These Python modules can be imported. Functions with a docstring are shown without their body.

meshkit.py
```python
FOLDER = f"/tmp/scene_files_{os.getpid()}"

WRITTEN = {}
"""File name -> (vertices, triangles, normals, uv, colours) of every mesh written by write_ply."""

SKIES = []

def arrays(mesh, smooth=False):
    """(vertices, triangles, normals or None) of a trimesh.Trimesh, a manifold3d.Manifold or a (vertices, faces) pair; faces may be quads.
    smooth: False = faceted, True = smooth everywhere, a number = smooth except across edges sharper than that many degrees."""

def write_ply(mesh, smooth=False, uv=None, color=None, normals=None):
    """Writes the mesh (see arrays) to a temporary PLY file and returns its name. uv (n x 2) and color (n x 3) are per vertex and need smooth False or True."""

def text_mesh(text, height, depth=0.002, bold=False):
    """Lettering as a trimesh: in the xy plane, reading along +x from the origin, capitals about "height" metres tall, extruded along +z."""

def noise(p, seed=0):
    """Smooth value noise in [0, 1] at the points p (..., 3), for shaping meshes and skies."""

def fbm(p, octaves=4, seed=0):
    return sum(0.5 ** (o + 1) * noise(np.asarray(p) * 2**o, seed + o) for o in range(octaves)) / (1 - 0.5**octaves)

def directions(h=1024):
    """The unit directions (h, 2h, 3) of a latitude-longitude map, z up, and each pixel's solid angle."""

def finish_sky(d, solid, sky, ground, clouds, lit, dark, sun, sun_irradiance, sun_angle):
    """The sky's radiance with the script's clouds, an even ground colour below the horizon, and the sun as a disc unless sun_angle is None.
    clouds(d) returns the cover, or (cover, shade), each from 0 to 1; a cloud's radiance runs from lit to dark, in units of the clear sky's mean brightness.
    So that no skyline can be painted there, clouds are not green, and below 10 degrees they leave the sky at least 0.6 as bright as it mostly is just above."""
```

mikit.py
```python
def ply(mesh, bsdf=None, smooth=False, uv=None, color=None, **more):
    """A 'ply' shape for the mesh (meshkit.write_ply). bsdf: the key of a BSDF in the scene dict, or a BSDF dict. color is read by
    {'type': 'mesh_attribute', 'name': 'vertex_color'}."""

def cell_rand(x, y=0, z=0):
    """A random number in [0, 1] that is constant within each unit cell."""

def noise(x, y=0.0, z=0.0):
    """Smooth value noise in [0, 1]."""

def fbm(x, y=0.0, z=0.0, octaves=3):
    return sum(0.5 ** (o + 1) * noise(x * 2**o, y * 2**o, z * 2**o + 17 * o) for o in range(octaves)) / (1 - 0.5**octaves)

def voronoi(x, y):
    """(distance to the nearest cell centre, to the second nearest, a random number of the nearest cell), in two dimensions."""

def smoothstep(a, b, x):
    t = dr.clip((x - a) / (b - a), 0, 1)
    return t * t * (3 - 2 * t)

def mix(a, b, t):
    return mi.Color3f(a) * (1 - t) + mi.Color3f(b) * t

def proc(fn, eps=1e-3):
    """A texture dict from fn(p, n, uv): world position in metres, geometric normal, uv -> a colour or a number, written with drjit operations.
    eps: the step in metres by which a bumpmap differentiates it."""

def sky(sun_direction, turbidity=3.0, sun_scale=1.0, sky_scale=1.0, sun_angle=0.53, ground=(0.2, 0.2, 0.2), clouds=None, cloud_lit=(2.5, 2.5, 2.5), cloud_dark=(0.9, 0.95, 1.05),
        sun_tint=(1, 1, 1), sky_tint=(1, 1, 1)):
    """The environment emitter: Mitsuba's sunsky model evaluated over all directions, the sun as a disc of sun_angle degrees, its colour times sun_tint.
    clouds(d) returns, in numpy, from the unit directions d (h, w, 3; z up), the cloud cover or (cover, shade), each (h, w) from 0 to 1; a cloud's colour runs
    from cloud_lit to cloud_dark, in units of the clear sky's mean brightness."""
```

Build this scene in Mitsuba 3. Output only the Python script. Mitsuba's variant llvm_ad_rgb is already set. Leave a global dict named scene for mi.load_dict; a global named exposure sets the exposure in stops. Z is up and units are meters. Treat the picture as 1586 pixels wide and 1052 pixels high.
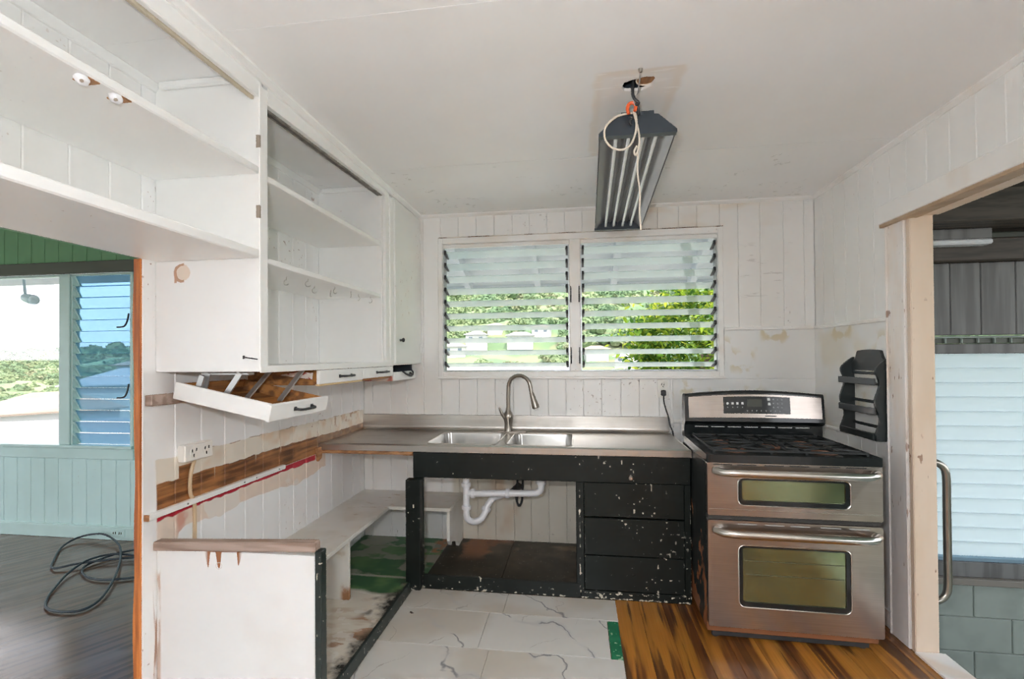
import math, random
import numpy as np, trimesh, drjit as dr, mitsuba as mi, mikit, meshkit
import shapely.geometry as sg
from mikit import noise, fbm, voronoi, cell_rand, smoothstep, mix
T = mi.ScalarTransform4f
scene = {'type': 'scene'}
labels = {}
rng = random.Random(7)
PI = math.pi

# ------------------------------------------------------------------ camera, sky, sun, flash, exposure
exposure = 2.0
CAM = np.array([1.5825, -3.575, 1.3868])
_ya, _pi, _ro, _f, _px, _py = math.radians(-8.4471), math.radians(0.5519), math.radians(-0.4094), 776.25, 777.66, 545.35
_fw = np.array([math.sin(_ya)*math.cos(_pi), math.cos(_ya)*math.cos(_pi), math.sin(_pi)])
_rt = np.array([math.cos(_ya), -math.sin(_ya), 0.0])
_up = np.cross(_rt, _fw)
_up2 = -_rt*math.sin(_ro) + _up*math.cos(_ro)
scene['camera'] = {'type': 'perspective', 'fov_axis': 'x', 'fov': 2*math.degrees(math.atan(793.0/_f)), 'near_clip': 0.02, 'far_clip': 3000.0,
                   'principal_point_offset_x': (793-_px)/1586.0, 'principal_point_offset_y': (526-_py)/1052.0,
                   'to_world': T().look_at(origin=CAM.tolist(), target=(CAM+_fw).tolist(), up=_up2.tolist())}
def clouds(d):
    c = meshkit.fbm(d*np.array([3.0, 3.0, 6.0]), 4, 3)
    el = np.arcsin(np.clip(d[..., 2], -1, 1))
    cover = np.clip((c-0.36)*4.5, 0, 1)*0.8 + 0.2
    return np.clip(np.maximum(cover, np.exp(-np.maximum(el, 0)/0.22)*0.95), 0, 1), np.clip((c-0.5)*1.6, 0, 0.5)
scene['sky'] = mikit.sky([0.25, -0.55, 0.85], turbidity=4.0, sun_scale=1.05, sky_scale=2.2, ground=(0.16, 0.18, 0.13), clouds=clouds,
                         cloud_lit=(4.6, 4.6, 4.7), cloud_dark=(2.6, 2.7, 2.9), sun_angle=1.2)
FLASH = 500.0     # the photographer's hot-shoe flash, a little above and left of the lens
BOUNCE_FILL = 300.0     # added unseen flash head behind the camera, bounces fill off the ceiling

# ------------------------------------------------------------------ helpers
def hb(x0, x1, y0, y1, z0, z1, b=0.002):
    """box with small chamfers on every edge"""
    x0, x1 = min(x0, x1), max(x0, x1); y0, y1 = min(y0, y1), max(y0, y1); z0, z1 = min(z0, z1), max(z0, z1)
    b = min(b, 0.3*(x1-x0), 0.3*(y1-y0), 0.3*(z1-z0))
    P = []
    for sx in (0, 1):
        for sy in (0, 1):
            for sz in (0, 1):
                X, Y, Z = (x0, x1)[sx], (y0, y1)[sy], (z0, z1)[sz]
                dx, dy, dz = b*(1-2*sx), b*(1-2*sy), b*(1-2*sz)
                P += [(X, Y+dy, Z+dz), (X+dx, Y, Z+dz), (X+dx, Y+dy, Z)]
    return trimesh.convex.convex_hull(np.array(P))
def hull(P): return trimesh.convex.convex_hull(np.array(P, float))
def cat(*m): return trimesh.util.concatenate([x for q in m for x in (q if isinstance(q, (list, tuple)) else [q])])
def ext(poly, lo, hi, axis='z'):
    m = trimesh.creation.extrude_polygon(poly, hi-lo, engine='earcut')
    v = np.array(m.vertices); v[:, 2] += lo
    if axis == 'z': return m if not m.apply_translation([0, 0, lo]) else m
    w = {'y': v[:, [0, 2, 1]], 'x': v[:, [2, 0, 1]]}[axis]
    f = np.array(m.faces)
    if axis == 'y': f = f[:, ::-1]
    return trimesh.Trimesh(w, f, process=False)
def rrect(x0, x1, y0, y1, r, n=6):
    return sg.box(x0+r, y0+r, x1-r, y1-r).buffer(r, quad_segs=n)
def smoothpath(pts, n=8, closed=False):
    p = np.array(pts, float); out = []
    m = len(p)
    for i in range(m if closed else m-1):
        p0, p1, p2, p3 = (p[(i-1) % m], p[i], p[(i+1) % m], p[(i+2) % m]) if closed else (p[max(i-1, 0)], p[i], p[i+1], p[min(i+2, m-1)])
        for k in range(n):
            t = k/n
            out.append(0.5*((2*p1)+(-p0+p2)*t+(2*p0-5*p1+4*p2-p3)*t*t+(-p0+3*p1-3*p2+p3)*t**3))
    if not closed: out.append(p[-1])
    return np.array(out)
def tube(pts, r, n=10, closed=False):
    p = np.array(pts, float); m = len(p)
    r = np.broadcast_to(np.array(r, float), (m,))
    t = (np.roll(p, -1, 0)-np.roll(p, 1, 0)) if closed else np.gradient(p, axis=0)
    t /= np.linalg.norm(t, axis=1, keepdims=True)+1e-12
    a = np.cross(t[0], [0, 0, 1.0] if abs(t[0][2]) < 0.9 else [1.0, 0, 0]); a /= np.linalg.norm(a)
    V = []
    ang = np.arange(n)*2*PI/n
    for i in range(m):
        a = a-t[i]*(a@t[i]); a /= np.linalg.norm(a); b = np.cross(t[i], a)
        V.append(p[i]+r[i]*(np.cos(ang)[:, None]*a+np.sin(ang)[:, None]*b))
    V = np.vstack(V); F = []
    for i in range(m if closed else m-1):
        i2 = (i+1) % m
        for j in range(n):
            j2 = (j+1) % n
            F += [(i*n+j, i*n+j2, i2*n+j2), (i*n+j, i2*n+j2, i2*n+j)]
    if not closed:
        V = np.vstack([V, p[:1], p[-1:]]); c0, c1 = len(V)-2, len(V)-1
        for j in range(n):
            j2 = (j+1) % n
            F += [(c0, j2, j), (c1, (m-1)*n+j, (m-1)*n+j2)]
    return trimesh.Trimesh(V, np.array(F), process=False)
def lathe(prof, n=24, at=(0, 0, 0), axis=None):
    m = trimesh.creation.revolve(np.array(prof, float), sections=n)
    if axis is not None: m.apply_transform(trimesh.geometry.align_vectors([0, 0, 1], axis))
    m.apply_translation(at)
    return m
def moved(m, M):
    m = m.copy(); m.apply_transform(M); return m
def rotm(deg, axis, about=(0, 0, 0)): return trimesh.transformations.rotation_matrix(math.radians(deg), axis, about)

used = {}
def key(name):
    n = used.get(name, 0); used[name] = n+1
    return name if n == 0 else '%s_%03d' % (name, n)
def thing(name, label, cat_, group=None, kind=None):
    k = key(name)
    labels[k] = {'label': label, 'category': cat_}
    if group: labels[k]['group'] = group
    if kind: labels[k]['kind'] = kind
    return k
def part(parent, name, mesh, bsdf, smooth=30, label=None, kind=None, **kw):
    k = key(parent+'__'+name)
    scene[k] = mikit.ply(mesh, bsdf, smooth=smooth, **kw)
    if label or kind: labels[k] = {}
    if label: labels[k]['label'] = label
    if kind: labels[k]['kind'] = kind
    return k
def solo(name, mesh, bsdf, label, cat_, group=None, kind=None, smooth=30, **kw):
    k = thing(name, label, cat_, group, kind)
    scene[k] = mikit.ply(mesh, bsdf, smooth=smooth, **kw)
    return k

# ------------------------------------------------------------------ materials
def C(r, g, b):
    f = lambda c: c/255/12.92 if c <= 10.3 else ((c/255+0.055)/1.055)**2.4
    return [f(r), f(g), f(b)]
def mat(name, col, rough=0.5, metallic=0.0, spec=0.5, bump=None, bscale=0.0, **kw):
    c = mikit.proc(col) if callable(col) else {'type': 'rgb', 'value': list(col)}
    b = {'type': 'principled', 'base_color': c, 'roughness': rough, 'metallic': metallic, 'specular': spec, **kw}
    if bump is not None: b = {'type': 'bumpmap', 'arbitrary': mikit.proc(bump, 0.0015), 'scale': bscale, 'bsdf': b}
    scene['m_'+name] = {'type': 'twosided', 'bsdf': b}
    return 'm_'+name
def lines(v, at, w):
    out = 0
    for a in at: out = dr.maximum(out, 1-smoothstep(w*0.5, w, dr.abs(v-a)))
    return out

WHITE = (0.775, 0.77, 0.755)
def white_fn(base, dirt, amt=0.25, sc=3.0):
    def fn(p, n, uv):
        s = p.x*0.7+p.y
        t = fbm(s*sc, p.z*sc*0.7, p.x*2.0, 4)
        spots = smoothstep(0.90, 0.94, noise(s*75, p.z*75, p.x*40))*smoothstep(0.62, 0.75, noise(s*4, p.z*4, 3.3))
        c = mix(base, dirt, smoothstep(0.45, 0.85, t)*amt)
        return mix(c, (0.35, 0.22, 0.13), spots*0.4)
    return fn
M_white = mat('white', white_fn(WHITE, (0.66, 0.62, 0.54)), 0.42)
M_trim = mat('trim', white_fn((0.79, 0.78, 0.76), (0.62, 0.50, 0.36), 0.35, 6.0), 0.4)
M_cab = mat('cabinet_white', white_fn((0.79, 0.79, 0.775), (0.70, 0.68, 0.62), 0.25, 2.0), 0.38)

def back_wall(p, n, uv):
    t = fbm(p.x*2.2, p.z*1.7, 0.4, 4)
    c = mix(WHITE, (0.70, 0.62, 0.52), smoothstep(0.42, 0.8, t)*0.35)
    # yellowed smoke stain above the window's right half
    st = smoothstep(1.45, 1.9, p.x)*(1-smoothstep(2.65, 3.0, p.x))*smoothstep(2.24, 2.27, p.z)*smoothstep(0.35, 0.7, fbm(p.x*3, p.z*9, 2.0))
    c = mix(c, (0.66, 0.52, 0.36), st*0.5)
    # scuffs right of the window
    sc = smoothstep(0.70, 0.78, fbm(p.x*12, p.z*60, 5.0))*smoothstep(2.66, 2.72, p.x)*(1-smoothstep(2.98, 3.05, p.x))*smoothstep(1.75, 1.8, p.z)*(1-smoothstep(2.1, 2.16, p.z))
    c = mix(c, (0.42, 0.40, 0.38), sc*0.4)
    # grey-beige, darker tone inside the sink cabinet, with rust runs
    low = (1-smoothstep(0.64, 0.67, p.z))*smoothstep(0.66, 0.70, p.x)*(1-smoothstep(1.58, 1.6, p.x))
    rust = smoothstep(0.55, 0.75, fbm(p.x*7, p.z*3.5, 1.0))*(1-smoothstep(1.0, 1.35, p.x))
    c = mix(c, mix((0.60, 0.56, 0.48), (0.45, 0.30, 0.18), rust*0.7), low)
    sp = smoothstep(0.90, 0.93, noise(p.x*85, p.z*80, 9.0))*smoothstep(0.62, 0.75, noise(p.x*3, p.z*3, 6.0))
    return mix(c, (0.2, 0.13, 0.09), sp*0.6)
M_back = mat('back_wall', back_wall, 0.4)

def left_wall(p, n, uv):
    y, z = p.y, p.z
    t = fbm(y*2.2, z*1.7, 0.4, 4)
    c = mix((0.775, 0.775, 0.77), (0.68, 0.66, 0.62), smoothstep(0.45, 0.85, t)*0.3)
    a = noise(y*11, z*3, 1.0)-0.5
    b = noise(y*30, z*7, 2.0)-0.5
    inr = smoothstep(-1.885, -1.875, y+0.012*b)
    # old cream paint strip that the splashback covered
    rustspot = smoothstep(0.62, 0.75, fbm(y*22, z*22, 3.0))*smoothstep(-0.75, -0.6, y)
    cream = mix(mix((0.68, 0.62, 0.53), (0.60, 0.45, 0.32), smoothstep(0.5, 0.8, fbm(y*9, z*9, 1.0))), (0.36, 0.18, 0.08), rustspot*0.7)
    top = 1.0+0.008*b+0.02*smoothstep(-1.5, -1.9, y)*0.0
    m = (1-smoothstep(-0.002, 0.002, z-top))*smoothstep(-0.002, 0.002, z-0.84)*inr
    c = mix(c, cream, m)
    # dark top line of the old splashback
    c = mix(c, (0.30, 0.20, 0.13), (1-smoothstep(0.001, 0.004, dr.abs(z-top)))*inr*smoothstep(0.45, 0.6, noise(y*16, 4.0, 0.0))*0.7)
    # peach and cream paint below the worktop line, ragged lower edge
    low = 0.688+0.05*a+0.012*b-0.10*(1-smoothstep(-1.80, -1.77, y))
    peach = mix((0.70, 0.58, 0.48), (0.66, 0.55, 0.47), noise(y*20, z*20))
    peach = mix(peach, (0.52, 0.22, 0.16), smoothstep(0.5, 0.75, fbm(y*13, z*10, 5.0))*(1-smoothstep(-1.72, -1.55, y))*0.8)
    peach = mix(peach, (0.72, 0.70, 0.66), smoothstep(0.50, 0.56, fbm(y*6, z*8, 8.0))*0.6)
    m = smoothstep(-0.003, 0.003, z-low)*(1-smoothstep(0.795, 0.80, z))*inr*(1-smoothstep(-0.60, -0.585, y+0.02*b))
    c = mix(c, peach, m)
    # red adhesive line
    m = (1-smoothstep(0.795, 0.80, z))*smoothstep(-0.004, 0.002, z-0.770-0.012*b-0.008*a)*inr*(1-smoothstep(-0.72, -0.70, y))
    c = mix(c, (0.36, 0.015, 0.03), m)
    # bare brown board where the worktop edge sat
    grain = fbm(y*5, z*90, 1.0, 4)
    wood = mix((0.10, 0.035, 0.012), (0.33, 0.14, 0.045), smoothstep(0.3, 0.7, grain*0.6+0.4*fbm(y*9, z*9, 7.0)))
    wood = mix(wood, (0.05, 0.02, 0.01), smoothstep(0.6, 0.75, fbm(y*4, z*30, 11.0))*0.7)
    drip = smoothstep(0.80, 0.88, noise(y*42, z*3, 6.0))*smoothstep(0.85, 0.90, z+0.02*b)
    wood = mix(wood, (0.66, 0.55, 0.42), drip*0.8)
    wt = 0.908+0.010*b
    m = (1-smoothstep(-0.002, 0.003, z-wt))*smoothstep(0.797, 0.801, z)*inr*(1-smoothstep(-0.69, -0.675, y))
    m = dr.maximum(m, (1-smoothstep(0.955, 0.958, z))*smoothstep(0.90, 0.905, z)*smoothstep(-1.775, -1.77, y)*(1-smoothstep(-1.70, -1.695, y)))
    c = mix(c, wood, m)
    m = (1-smoothstep(0.90, 0.905, z+0.01*b))*smoothstep(0.84, 0.845, z)*smoothstep(-0.69, -0.68, y)
    c = mix(c, mix((0.13, 0.06, 0.03), (0.30, 0.17, 0.09), noise(y*30, z*60, 2.0)), m)
    # brown stain in the corner of the post, nail marks
    v = smoothstep(0.55, 0.75, fbm(y*60, z*6, 2.0))*(1-smoothstep(0.008, 0.014, dr.abs(y+1.885)))*(1-smoothstep(0.7, 0.72, z))
    c = mix(c, (0.35, 0.17, 0.09), v*0.8)
    sp = smoothstep(0.90, 0.93, noise(y*85, z*75, 9.0))*smoothstep(0.62, 0.75, noise(y*3, z*3, 6.0))
    return mix(c, (0.25, 0.12, 0.08), sp*0.6)
M_left = mat('left_wall', left_wall, 0.42)

def right_panel(p, n, uv):
    s = p.x*1.3+p.y
    v = fbm(s*14, p.z*14, 1.0, 4)
    w = smoothstep(0.5, 0.72, fbm(s*4.5, p.z*4.5, 4.0))
    c = mix((0.735, 0.73, 0.71), (0.58, 0.50, 0.33), smoothstep(0.52, 0.66, v)*w*0.8)
    big = smoothstep(0.48, 0.7, fbm(p.y*3.5, p.z*3.5, 12.0))*smoothstep(3.1, 3.13, p.x)
    return mix(c, (0.62, 0.54, 0.38), big*0.45)
M_panel = mat('stained_panel', right_panel, 0.35)

def ceil_fn(p, n, uv):
    t = fbm(p.x*1.8, p.y*1.8, 0.0, 4)
    c = mix((0.80, 0.80, 0.795), (0.74, 0.72, 0.67), smoothstep(0.4, 0.8, t)*0.35)
    e = 0.02*(noise(p.x*18, p.y*18)-0.5)
    inp = smoothstep(-0.012, 0.012, p.x-1.655+e)*(1-smoothstep(-0.012, 0.012, p.x-1.985+e))*smoothstep(-0.006, 0.006, p.y+1.70+e)*(1-smoothstep(-0.01, 0.01, p.y+0.92+e))
    edge = inp*(1-smoothstep(0.02, 0.05, dr.minimum(dr.minimum(p.x-1.655, 1.985-p.x), p.y+1.70)))
    c = mix(c, (0.74, 0.70, 0.65), inp*0.6)
    c = mix(c, (0.72, 0.62, 0.50), edge*0.28)
    st = smoothstep(0.66, 0.74, fbm(p.x*9, p.y*60, 3.0))*inp
    c = mix(c, (0.80, 0.78, 0.75), st)
    mold = smoothstep(0.70, 0.78, fbm(p.x*34, p.y*34, 5.0))*smoothstep(0.45, 0.7, fbm(p.x*4, p.y*4, 8.0))*smoothstep(-1.0, -0.85, p.y)
    return mix(c, (0.36, 0.36, 0.32), mold*0.35)
M_ceil = mat('ceiling', ceil_fn, 0.55)

def marble(p, n, uv):
    row = dr.floor((-p.y-0.885)/0.338)
    ox = cell_rand(row, 3)*7
    x, y = p.x+ox, p.y
    w1, w2 = fbm(x*2.4+1, y*2.4, 1.0, 4)-0.5, fbm(x*2.4, y*2.4+7, 5.0, 4)-0.5
    u = (x*0.62+y*0.78)+0.36*w1+0.05*(fbm(x*17, y*17, 3.0)-0.5)
    f = dr.abs(dr.abs(u*3.1-dr.floor(u*3.1)-0.5))
    vein = (1-smoothstep(0.0, 0.026, f))*smoothstep(0.46, 0.60, fbm(x*5, y*5, 9.0))
    u2 = (x*0.85-y*0.5)+0.42*w2+0.06*(fbm(x*19, y*19, 6.0)-0.5)
    f2 = dr.abs(u2*3.9-dr.floor(u2*3.9)-0.5)
    vein2 = (1-smoothstep(0.0, 0.016, f2))*smoothstep(0.48, 0.60, fbm(x*4.3, y*4.3, 19.0))
    c = mix((0.66, 0.645, 0.605), (0.57, 0.53, 0.465), smoothstep(0.4, 0.75, fbm(x*3, y*3, 2.0, 4)))
    c = mix(c, (0.50, 0.50, 0.50), (1-smoothstep(0.0, 0.12, f))*smoothstep(0.50, 0.7, fbm(x*4, y*4, 9.0))*0.5)
    return mix(mix(c, (0.16, 0.16, 0.17), vein*0.8), (0.30, 0.26, 0.22), vein2*0.6)
M_marble = mat('marble_vinyl', marble, 0.32)

def wood_floor(p, n, uv):
    pl = dr.floor((p.x-1.785)/0.128)
    r = cell_rand(pl, 5)
    x = p.x+0.03*(fbm(p.y*1.6+r*9, pl*3.1, 0.0)-0.5)
    g = fbm(x*19+r*31, p.y*1.1+r*50, 1.0, 4)
    fine = noise(x*260, p.y*7, r*9)
    c = mix((0.43, 0.175, 0.028), (0.135, 0.045, 0.012), smoothstep(0.40, 0.62, g))
    c = mix(c, (0.50, 0.23, 0.045), smoothstep(0.55, 0.75, fbm(x*12+r*7, p.y*0.7, 4.0))*0.6)
    dark = smoothstep(0.58, 0.66, fbm(x*24+r*17, p.y*1.3, 6.0, 4))
    c = mix(c, (0.065, 0.026, 0.010), dark*0.8)
    return mi.Color3f(c)*(0.70+0.28*r)*(0.88+0.24*fine)
M_wood = mat('wood_vinyl', wood_floor, 0.33)

def living_floor(p, n, uv):
    a = (p.x*0.50+p.y*0.866); b = (p.x*0.866-p.y*0.50)
    pl = dr.floor(b/0.12); r = cell_rand(pl, 8)
    g = fbm(b*40+r*20, a*2.5, 1.0, 4)
    c = mix((0.150, 0.085, 0.056), (0.085, 0.050, 0.034), smoothstep(0.35, 0.65, g))
    worn = smoothstep(0.5, 0.7, fbm(b*9, a*3.0, 7.0, 4))
    return mix(c, (0.16, 0.12, 0.105), worn*0.6)
def living_rough(p, n, uv):
    a = (p.x*0.50+p.y*0.866); b = (p.x*0.866-p.y*0.50)
    return 0.13+0.13*fbm(b*14, a*2.0, 2.0)
scene['m_living_floor'] = {'type': 'twosided', 'bsdf': {'type': 'principled', 'base_color': mikit.proc(living_floor), 'roughness': mikit.proc(living_rough), 'specular': 0.55}}
M_lfloor = 'm_living_floor'

def cabinet_floor(p, n, uv):
    x, y = p.x, p.y
    e = 0.07*(fbm(x*9, y*9, 1.0)-0.5)
    c = mix((0.62, 0.58, 0.50), (0.50, 0.42, 0.33), smoothstep(0.4, 0.7, fbm(x*6, y*13, 2.0, 4)))
    rot = smoothstep(0.54, 0.64, fbm(x*7, y*16, 4.0, 4))*smoothstep(0.42, 0.58, noise(x*3, y*3+1.2, 2.0))
    c = mix(c, (0.30, 0.14, 0.06), rot*0.8)
    c = mix(c, (0.68, 0.66, 0.62), smoothstep(0.60, 0.66, fbm(x*18, y*24, 7.0))*0.5)
    # green linoleum left toward the wall
    gm = smoothstep(-0.02, 0.02, y+0.87+e)
    g = mix((0.030, 0.095, 0.040), (0.075, 0.155, 0.055), smoothstep(0.35, 0.7, fbm(x*7, y*7, 5.0)))
    worn = smoothstep(0.58, 0.68, fbm(x*5.5+2.0, y*8, 11.0, 4))*0.8
    g = mix(g, (0.23, 0.22, 0.185), worn)
    g = mix(g, (0.34, 0.33, 0.28), (1-smoothstep(0.006, 0.02, dr.abs(y+0.66+0.2*e)))*0.8)
    c = mix(c, g, gm)
    # grey dust and orange rot where the stair of the shelf ends
    c = mix(c, (0.21, 0.19, 0.16), smoothstep(0.44, 0.50, x+e)*smoothstep(0.48, 0.6, fbm(x*8, y*8, 14.0)))
    c = mix(c, (0.30, 0.13, 0.05), smoothstep(0.57, 0.60, x+e*0.5)*smoothstep(-0.5, -0.4, y)*smoothstep(0.45, 0.6, fbm(x*14, y*14, 3.0)))
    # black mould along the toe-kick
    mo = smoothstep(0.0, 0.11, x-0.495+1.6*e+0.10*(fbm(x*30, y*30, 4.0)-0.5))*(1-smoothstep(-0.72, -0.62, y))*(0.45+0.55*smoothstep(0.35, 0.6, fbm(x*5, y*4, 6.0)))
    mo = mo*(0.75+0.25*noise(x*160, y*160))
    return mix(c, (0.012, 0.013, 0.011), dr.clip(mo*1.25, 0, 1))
M_cabfloor = mat('cabinet_floor', cabinet_floor, 0.55)

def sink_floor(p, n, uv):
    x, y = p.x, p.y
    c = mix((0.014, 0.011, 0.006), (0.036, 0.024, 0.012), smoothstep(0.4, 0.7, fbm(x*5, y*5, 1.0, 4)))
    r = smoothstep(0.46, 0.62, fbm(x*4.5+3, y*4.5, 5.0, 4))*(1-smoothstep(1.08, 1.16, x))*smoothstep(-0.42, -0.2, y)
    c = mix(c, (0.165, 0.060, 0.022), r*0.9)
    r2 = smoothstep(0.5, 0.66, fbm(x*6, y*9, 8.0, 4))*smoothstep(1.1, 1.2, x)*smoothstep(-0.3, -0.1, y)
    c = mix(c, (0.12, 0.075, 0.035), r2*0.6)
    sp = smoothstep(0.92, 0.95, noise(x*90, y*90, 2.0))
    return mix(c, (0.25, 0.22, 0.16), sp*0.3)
M_sinkfloor = mat('sink_cabinet_floor', sink_floor, 0.4, spec=0.2)

def black_fn(p, n, uv):
    x, z = p.x+p.y*0.8, p.z
    c = mix((0.0035, 0.0052, 0.0046), (0.006, 0.0095, 0.0085), fbm(x*5, z*5, 1.0))
    d = dr.minimum(dr.minimum(dr.abs(p.x-1.593), dr.abs(p.x-2.203)), dr.minimum(dr.abs(z-0.035), dr.abs(z-0.008)))
    d2 = dr.minimum(dr.minimum(dr.abs(z-0.248), dr.abs(z-0.464)), dr.minimum(dr.abs(p.x-1.622), dr.abs(p.x-2.165)))
    lowr = smoothstep(1.55, 1.6, p.x)
    chip = smoothstep(0.60, 0.66, fbm(x*70, z*70, 3.0)+0.36*dr.exp(-d/0.005)*lowr*(1-0.7*smoothstep(0.5, 0.65, z))+0.16*dr.exp(-d2/0.003)*lowr*(1-smoothstep(0.44, 0.475, z))-0.255)
    loose = smoothstep(0.88, 0.91, noise(x*62, z*62, 7.0))*smoothstep(0.66, 0.80, noise(x*6, z*6, 5.0)+0.16*(1-smoothstep(0.1, 0.3, z))*smoothstep(1.8, 2.1, p.x))
    floorl = smoothstep(0.56, 0.62, fbm(x*45, z*45, 8.0)+0.20*dr.exp(-dr.abs(z-0.010)/0.006)-0.20)*(1-smoothstep(0.05, 0.06, z))
    c = mix(c, (0.60, 0.55, 0.46), dr.clip(chip+loose*0.8+floorl*0.8, 0, 1))
    return c
M_black = mat('black_paint', black_fn, 0.34, spec=0.28)
def chipped_dark(p, n, uv):
    c = mix((0.006, 0.012, 0.011), (0.010, 0.019, 0.016), fbm(p.y*8+p.x*8, p.z*8))
    return mix(c, (0.55, 0.5, 0.42), smoothstep(0.93, 0.95, noise(p.y*95+p.x*95, p.z*85, 1.0))*0.9)
M_green_edge = mat('dark_edge', chipped_dark, 0.4)

def steel_fn(a, b, sx, sy, sz):
    def fn(p, n, uv):
        s = noise(p.x*sx, p.y*sy, p.z*sz)
        t = fbm(p.x*3, p.y*3+p.z*3, 1.0)
        sm = smoothstep(0.5, 0.8, fbm(p.x*11, p.z*9, p.y*9))
        return mix(a, b, 0.35*s+0.45*t+0.2*sm)
    return fn
M_counter = mat('counter_steel', steel_fn((0.60, 0.575, 0.54), (0.42, 0.39, 0.355), 6, 180, 180), 0.30, 1.0)
M_basin = mat('basin_steel', (0.60, 0.59, 0.57), 0.22, 1.0)
M_stove = mat('stove_steel', steel_fn((0.50, 0.445, 0.41), (0.32, 0.275, 0.245), 5, 300, 240), 0.22, 1.0, anisotropic=0.4)
M_steel = mat('bright_steel', (0.62, 0.59, 0.55), 0.2, 1.0)
M_nickel = mat('brushed_nickel', (0.36, 0.33, 0.29), 0.24, 1.0)
M_galv = mat('galvanised', (0.56, 0.57, 0.57), 0.4, 0.8)
M_gloss_black = mat('gloss_black', (0.008, 0.010, 0.0105), 0.12)
M_enamel = mat('black_enamel', (0.010, 0.013, 0.013), 0.22)
M_iron = mat('cast_iron', (0.006, 0.008, 0.008), 0.5, spec=0.3)
M_matte_black = mat('matte_black', (0.016, 0.018, 0.02), 0.45)
M_charcoal = mat('charcoal', (0.022, 0.032, 0.042), 0.42)
M_rust = mat('rusty_burner', (0.16, 0.075, 0.045), 0.55, 0.3)
M_pvc = mat('pvc', (0.80, 0.80, 0.82), 0.3)
M_plastic = mat('white_plastic', (0.78, 0.76, 0.71), 0.35)
M_slot = mat('slot_dark', (0.02, 0.018, 0.016), 0.6)
M_tube = mat('lamp_tube', (0.66, 0.67, 0.70), 0.2)
M_reflector = mat('reflector', (0.25, 0.25, 0.26), 0.4, 0.4)
M_cord = mat('cream_cord', (0.66, 0.60, 0.50), 0.5)
M_orange = mat('orange_plastic', (0.75, 0.12, 0.03), 0.35)
def raw_orange(p, n, uv):
    g = fbm(p.x*120+p.y*120, p.z*4, 1.0, 4)
    return mix((0.60, 0.20, 0.045), (0.32, 0.085, 0.02), smoothstep(0.3, 0.7, g))
M_rawedge = mat('raw_wood_edge', raw_orange, 0.5)
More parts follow.
